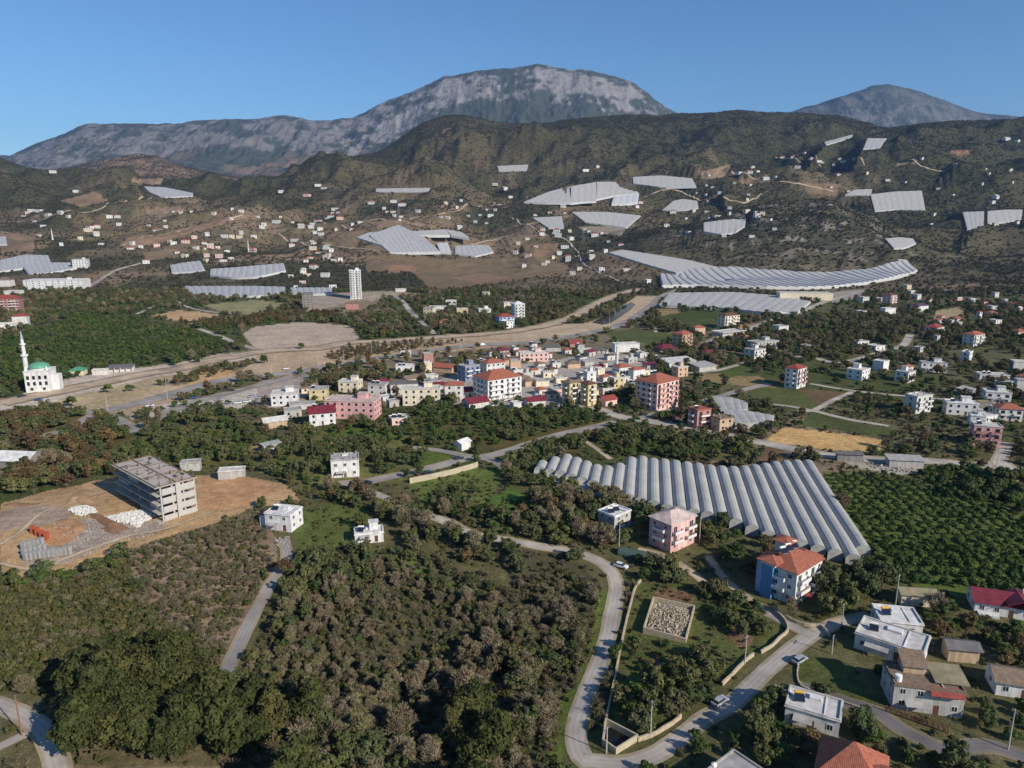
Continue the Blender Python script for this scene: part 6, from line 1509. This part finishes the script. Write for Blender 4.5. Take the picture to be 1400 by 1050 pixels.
# build: the 300 nearest of each kind as objects, the rest as one stuff object per kind
ADJ = {'pine': 'dark green rounded pine', 'olive': 'grey green spreading tree', 'bare': 'leafless grey brown tree', 'autumn': 'rusty brown autumn tree', 'citrus': 'compact dark green tree'}
CATN = {'pine': 'pine tree', 'olive': 'tree', 'bare': 'bare tree', 'autumn': 'autumn tree', 'citrus': 'fruit tree'}
STUFFN = {'pine': 'pine_wood', 'olive': 'olive_wood', 'bare': 'bare_wood', 'autumn': 'autumn_wood', 'citrus': 'citrus_grove', 'shrub': 'undergrowth', 'brush': 'dry_brush', 'scrub': 'hillside_scrub'}
PROTO = {}
def stuff(sp, X, Y, S, ang=None):
    X = np.asarray(X); Y = np.asarray(Y); S = np.asarray(S); n = len(X)
    if not n: return
    Z = zat(X, Y)-.08*S
    me = bpy.data.meshes.new(STUFFN[sp]); me.vertices.add(n); me.vertices.foreach_set('co', np.column_stack([X, Y, Z]).astype(np.float32).ravel())
    for nm, ty, v in (('rot', 'FLOAT', RNG.uniform(0, 6.28, n)), ('scl', 'FLOAT', S), ('sclz', 'FLOAT', S*RNG.uniform(.8, 1.2, n)), ('idx', 'INT', RNG.integers(0, 4, n))):
        at = me.attributes.new(nm, ty, 'POINT'); at.data.foreach_set('value', v.astype(np.float32 if ty == 'FLOAT' else np.int32))
    o = link(STUFFN[sp], me); tag(o, kind='stuff')
    ng = bpy.data.node_groups.new(STUFFN[sp], 'GeometryNodeTree'); ng.interface.new_socket('Geometry', in_out='INPUT', socket_type='NodeSocketGeometry'); ng.interface.new_socket('Geometry', in_out='OUTPUT', socket_type='NodeSocketGeometry')
    N, L = ng.nodes, ng.links; gi = N.new('NodeGroupInput'); go = N.new('NodeGroupOutput'); jn = N.new('GeometryNodeJoinGeometry'); ip = N.new('GeometryNodeInstanceOnPoints')
    for c in PROTO[sp]:
        oi = N.new('GeometryNodeObjectInfo'); oi.inputs['Object'].default_value = c; oi.inputs['As Instance'].default_value = True; oi.transform_space = 'ORIGINAL'; L.new(oi.outputs['Geometry'], jn.inputs['Geometry'])
    def na(nm, ty):
        a = N.new('GeometryNodeInputNamedAttribute'); a.data_type = ty; a.inputs['Name'].default_value = nm; return a.outputs['Attribute']
    cx = N.new('ShaderNodeCombineXYZ'); L.new(na('rot', 'FLOAT'), cx.inputs['Z']); cs = N.new('ShaderNodeCombineXYZ'); s_ = na('scl', 'FLOAT'); L.new(s_, cs.inputs['X']); L.new(s_, cs.inputs['Y']); L.new(na('sclz', 'FLOAT'), cs.inputs['Z'])
    L.new(gi.outputs['Geometry'], ip.inputs['Points']); L.new(jn.outputs['Geometry'], ip.inputs['Instance']); ip.inputs['Pick Instance'].default_value = True; L.new(na('idx', 'INT'), ip.inputs['Instance Index'])
    L.new(cx.outputs['Vector'], ip.inputs['Rotation']); L.new(cs.outputs['Vector'], ip.inputs['Scale']); L.new(ip.outputs['Instances'], go.inputs['Geometry'])
    md = o.modifiers.new('scatter', 'NODES'); md.node_group = ng
    return o
NIND = {'pine': 300, 'olive': 300, 'bare': 300, 'autumn': 300, 'citrus': 300}
for sp in ('pine', 'olive', 'bare', 'autumn', 'citrus'):
    L_ = [q for q in TREES if q[2] == sp]
    def key(q):
        px, py = proj(q[0], q[1], 0); return q[1]+(4000 if not (-20 < px < 1420 and py < 1085) else 0)
    L_.sort(key=key)
    ind, rest = L_[:NIND[sp]], L_[NIND[sp]:]
    rest = [q for q in rest if key(q) < 4000 or q[1] < 400]
    PROTO[sp] = []
    for k, (x, y, s_, sc, ph) in enumerate(ind):
        o = thing(SPEC[sp][0], f'{ADJ[sp]} {ph}', CATN[sp], (x, y, float(zat(x, y))), RNG.uniform(0, 6.28), f'{ADJ[sp]}s {ph}')
        o.scale = (sc, sc, sc*RNG.uniform(.85, 1.15))
        link('trunk', TRK[sp][k % 2], o); c = link('crown', CRN[sp][k % 4], o)
        if k < 4: PROTO[sp].append(c)
    if rest: stuff(sp, [q[0] for q in rest], [q[1] for q in rest], [q[3] for q in rest])
# shrubs and scrub: four of each stand as objects, the mass as ground cover
for sp, X, Y, S in (('brush', [q[0] for q in BRS], [q[1] for q in BRS], [q[2] for q in BRS]), ('shrub', [q[0] for q in SHR], [q[1] for q in SHR], [q[2] for q in SHR]), ('scrub', HX, HY, HS)):
    PROTO[sp] = []
    o4 = np.argsort(np.asarray(Y))[-4:] if sp == 'scrub' else [k for k in range(len(X)) if 120 < proj(X[k], Y[k], 0)[0] < 300 and 790 < proj(X[k], Y[k], 0)[1] < 880][:4]
    for k, j in enumerate(o4):
        o = link({'shrub': 'shrub', 'brush': 'dry_shrub', 'scrub': 'scrub_clump'}[sp], CRN[sp][k]); o.location = (X[j], Y[j], float(zat(X[j], Y[j]))); o.scale = (S[j],)*3
        tag(o, {'brush': 'dry grey leafless shrub on the scrub slope left of the farm lane', 'shrub': 'low olive green shrub on the scrub slope left of the farm lane', 'scrub': 'dark scrub clump on the top of the far hills'}[sp], 'shrub', {'brush': 'dry shrubs on the scrub slope', 'shrub': 'shrubs on the scrub slope', 'scrub': 'scrub clumps on the far hilltops'}[sp])
        PROTO[sp].append(o)
    keep = np.ones(len(X), bool); keep[o4] = False
    stuff(sp, np.asarray(X)[keep], np.asarray(Y)[keep], np.asarray(S)[keep])
HAZE=2.9e-5; EXPO=0.3
# ------------------------------------------------------------------ light, air and camera
SUN_EL, SUN_AZ = 30.0, 180-50.0                  # azimuth clockwise from +Y
w = bpy.data.worlds.new('World'); SC.world = w; w.use_nodes = True
t = w.node_tree; sk = t.nodes.new('ShaderNodeTexSky'); sk.sky_type = 'NISHITA'; sk.sun_disc = False
sk.sun_elevation = R(SUN_EL); sk.sun_rotation = R(SUN_AZ); sk.altitude = 0; sk.air_density = 1.1; sk.dust_density = 0; sk.ozone_density = 3.0
sm = t.nodes.new('ShaderNodeMix'); sm.data_type = 'RGBA'; sm.blend_type = 'MULTIPLY'; sm.inputs['Factor'].default_value = 1; sm.inputs['B'].default_value = (.60, .86, 1.12, 1); t.links.new(sk.outputs['Color'], sm.inputs['A']); t.links.new(sm.outputs['Result'], t.nodes['Background'].inputs['Color']); t.nodes['Background'].inputs['Strength'].default_value = .08
ld = bpy.data.lights.new('sun', 'SUN'); ld.energy = 4.1; ld.angle = R(.53); ld.color = (1, .93, .83)
lo = link('sun', ld)
from mathutils import Vector
az = R(SUN_AZ); el = R(SUN_EL)
dirv = Vector((math.sin(az)*math.cos(el), math.cos(az)*math.cos(el), math.sin(el)))
lo.rotation_euler = dirv.to_track_quat('Z', 'Y').to_euler()
hz = MB().box(-15500, 15500, -60, 13900, -40, 1790).build('haze', [])
hm = bpy.data.materials.new('air'); hm.use_nodes = True; hn = hm.node_tree; hn.nodes.remove(hn.nodes['Principled BSDF'])
pv = hn.nodes.new('ShaderNodeVolumePrincipled'); pv.inputs['Color'].default_value = (.33, .55, 1.0, 1); pv.inputs['Density'].default_value = HAZE; pv.inputs['Anisotropy'].default_value = .1
hn.links.new(pv.outputs['Volume'], hn.nodes['Material Output'].inputs['Volume'])
if HAZE > 0:
    hz.data.materials.append(hm); tag(hz, kind='stuff')
else: bpy.data.objects.remove(hz)
cd = bpy.data.cameras.new('camera'); cd.sensor_width = 36; cd.lens = F/1400*36; cd.clip_end = 40000; cd.clip_start = .5
co = link('camera', cd); co.location = (0, 0, HC); co.rotation_euler = (math.pi/2-PITCH, 0, 0); SC.camera = co
SC.view_settings.view_transform = 'Standard'; SC.view_settings.look = 'None'; SC.view_settings.exposure = EXPO; SC.view_settings.gamma = 1
SC.render.engine = 'CYCLES'; SC.cycles.max_bounces = 5; SC.cycles.diffuse_bounces = 3; SC.cycles.glossy_bounces = 2; SC.cycles.transmission_bounces = 3; SC.cycles.volume_bounces = 1; SC.cycles.transparent_max_bounces = 6
SC.cycles.caustics_reflective = False; SC.cycles.caustics_refractive = False
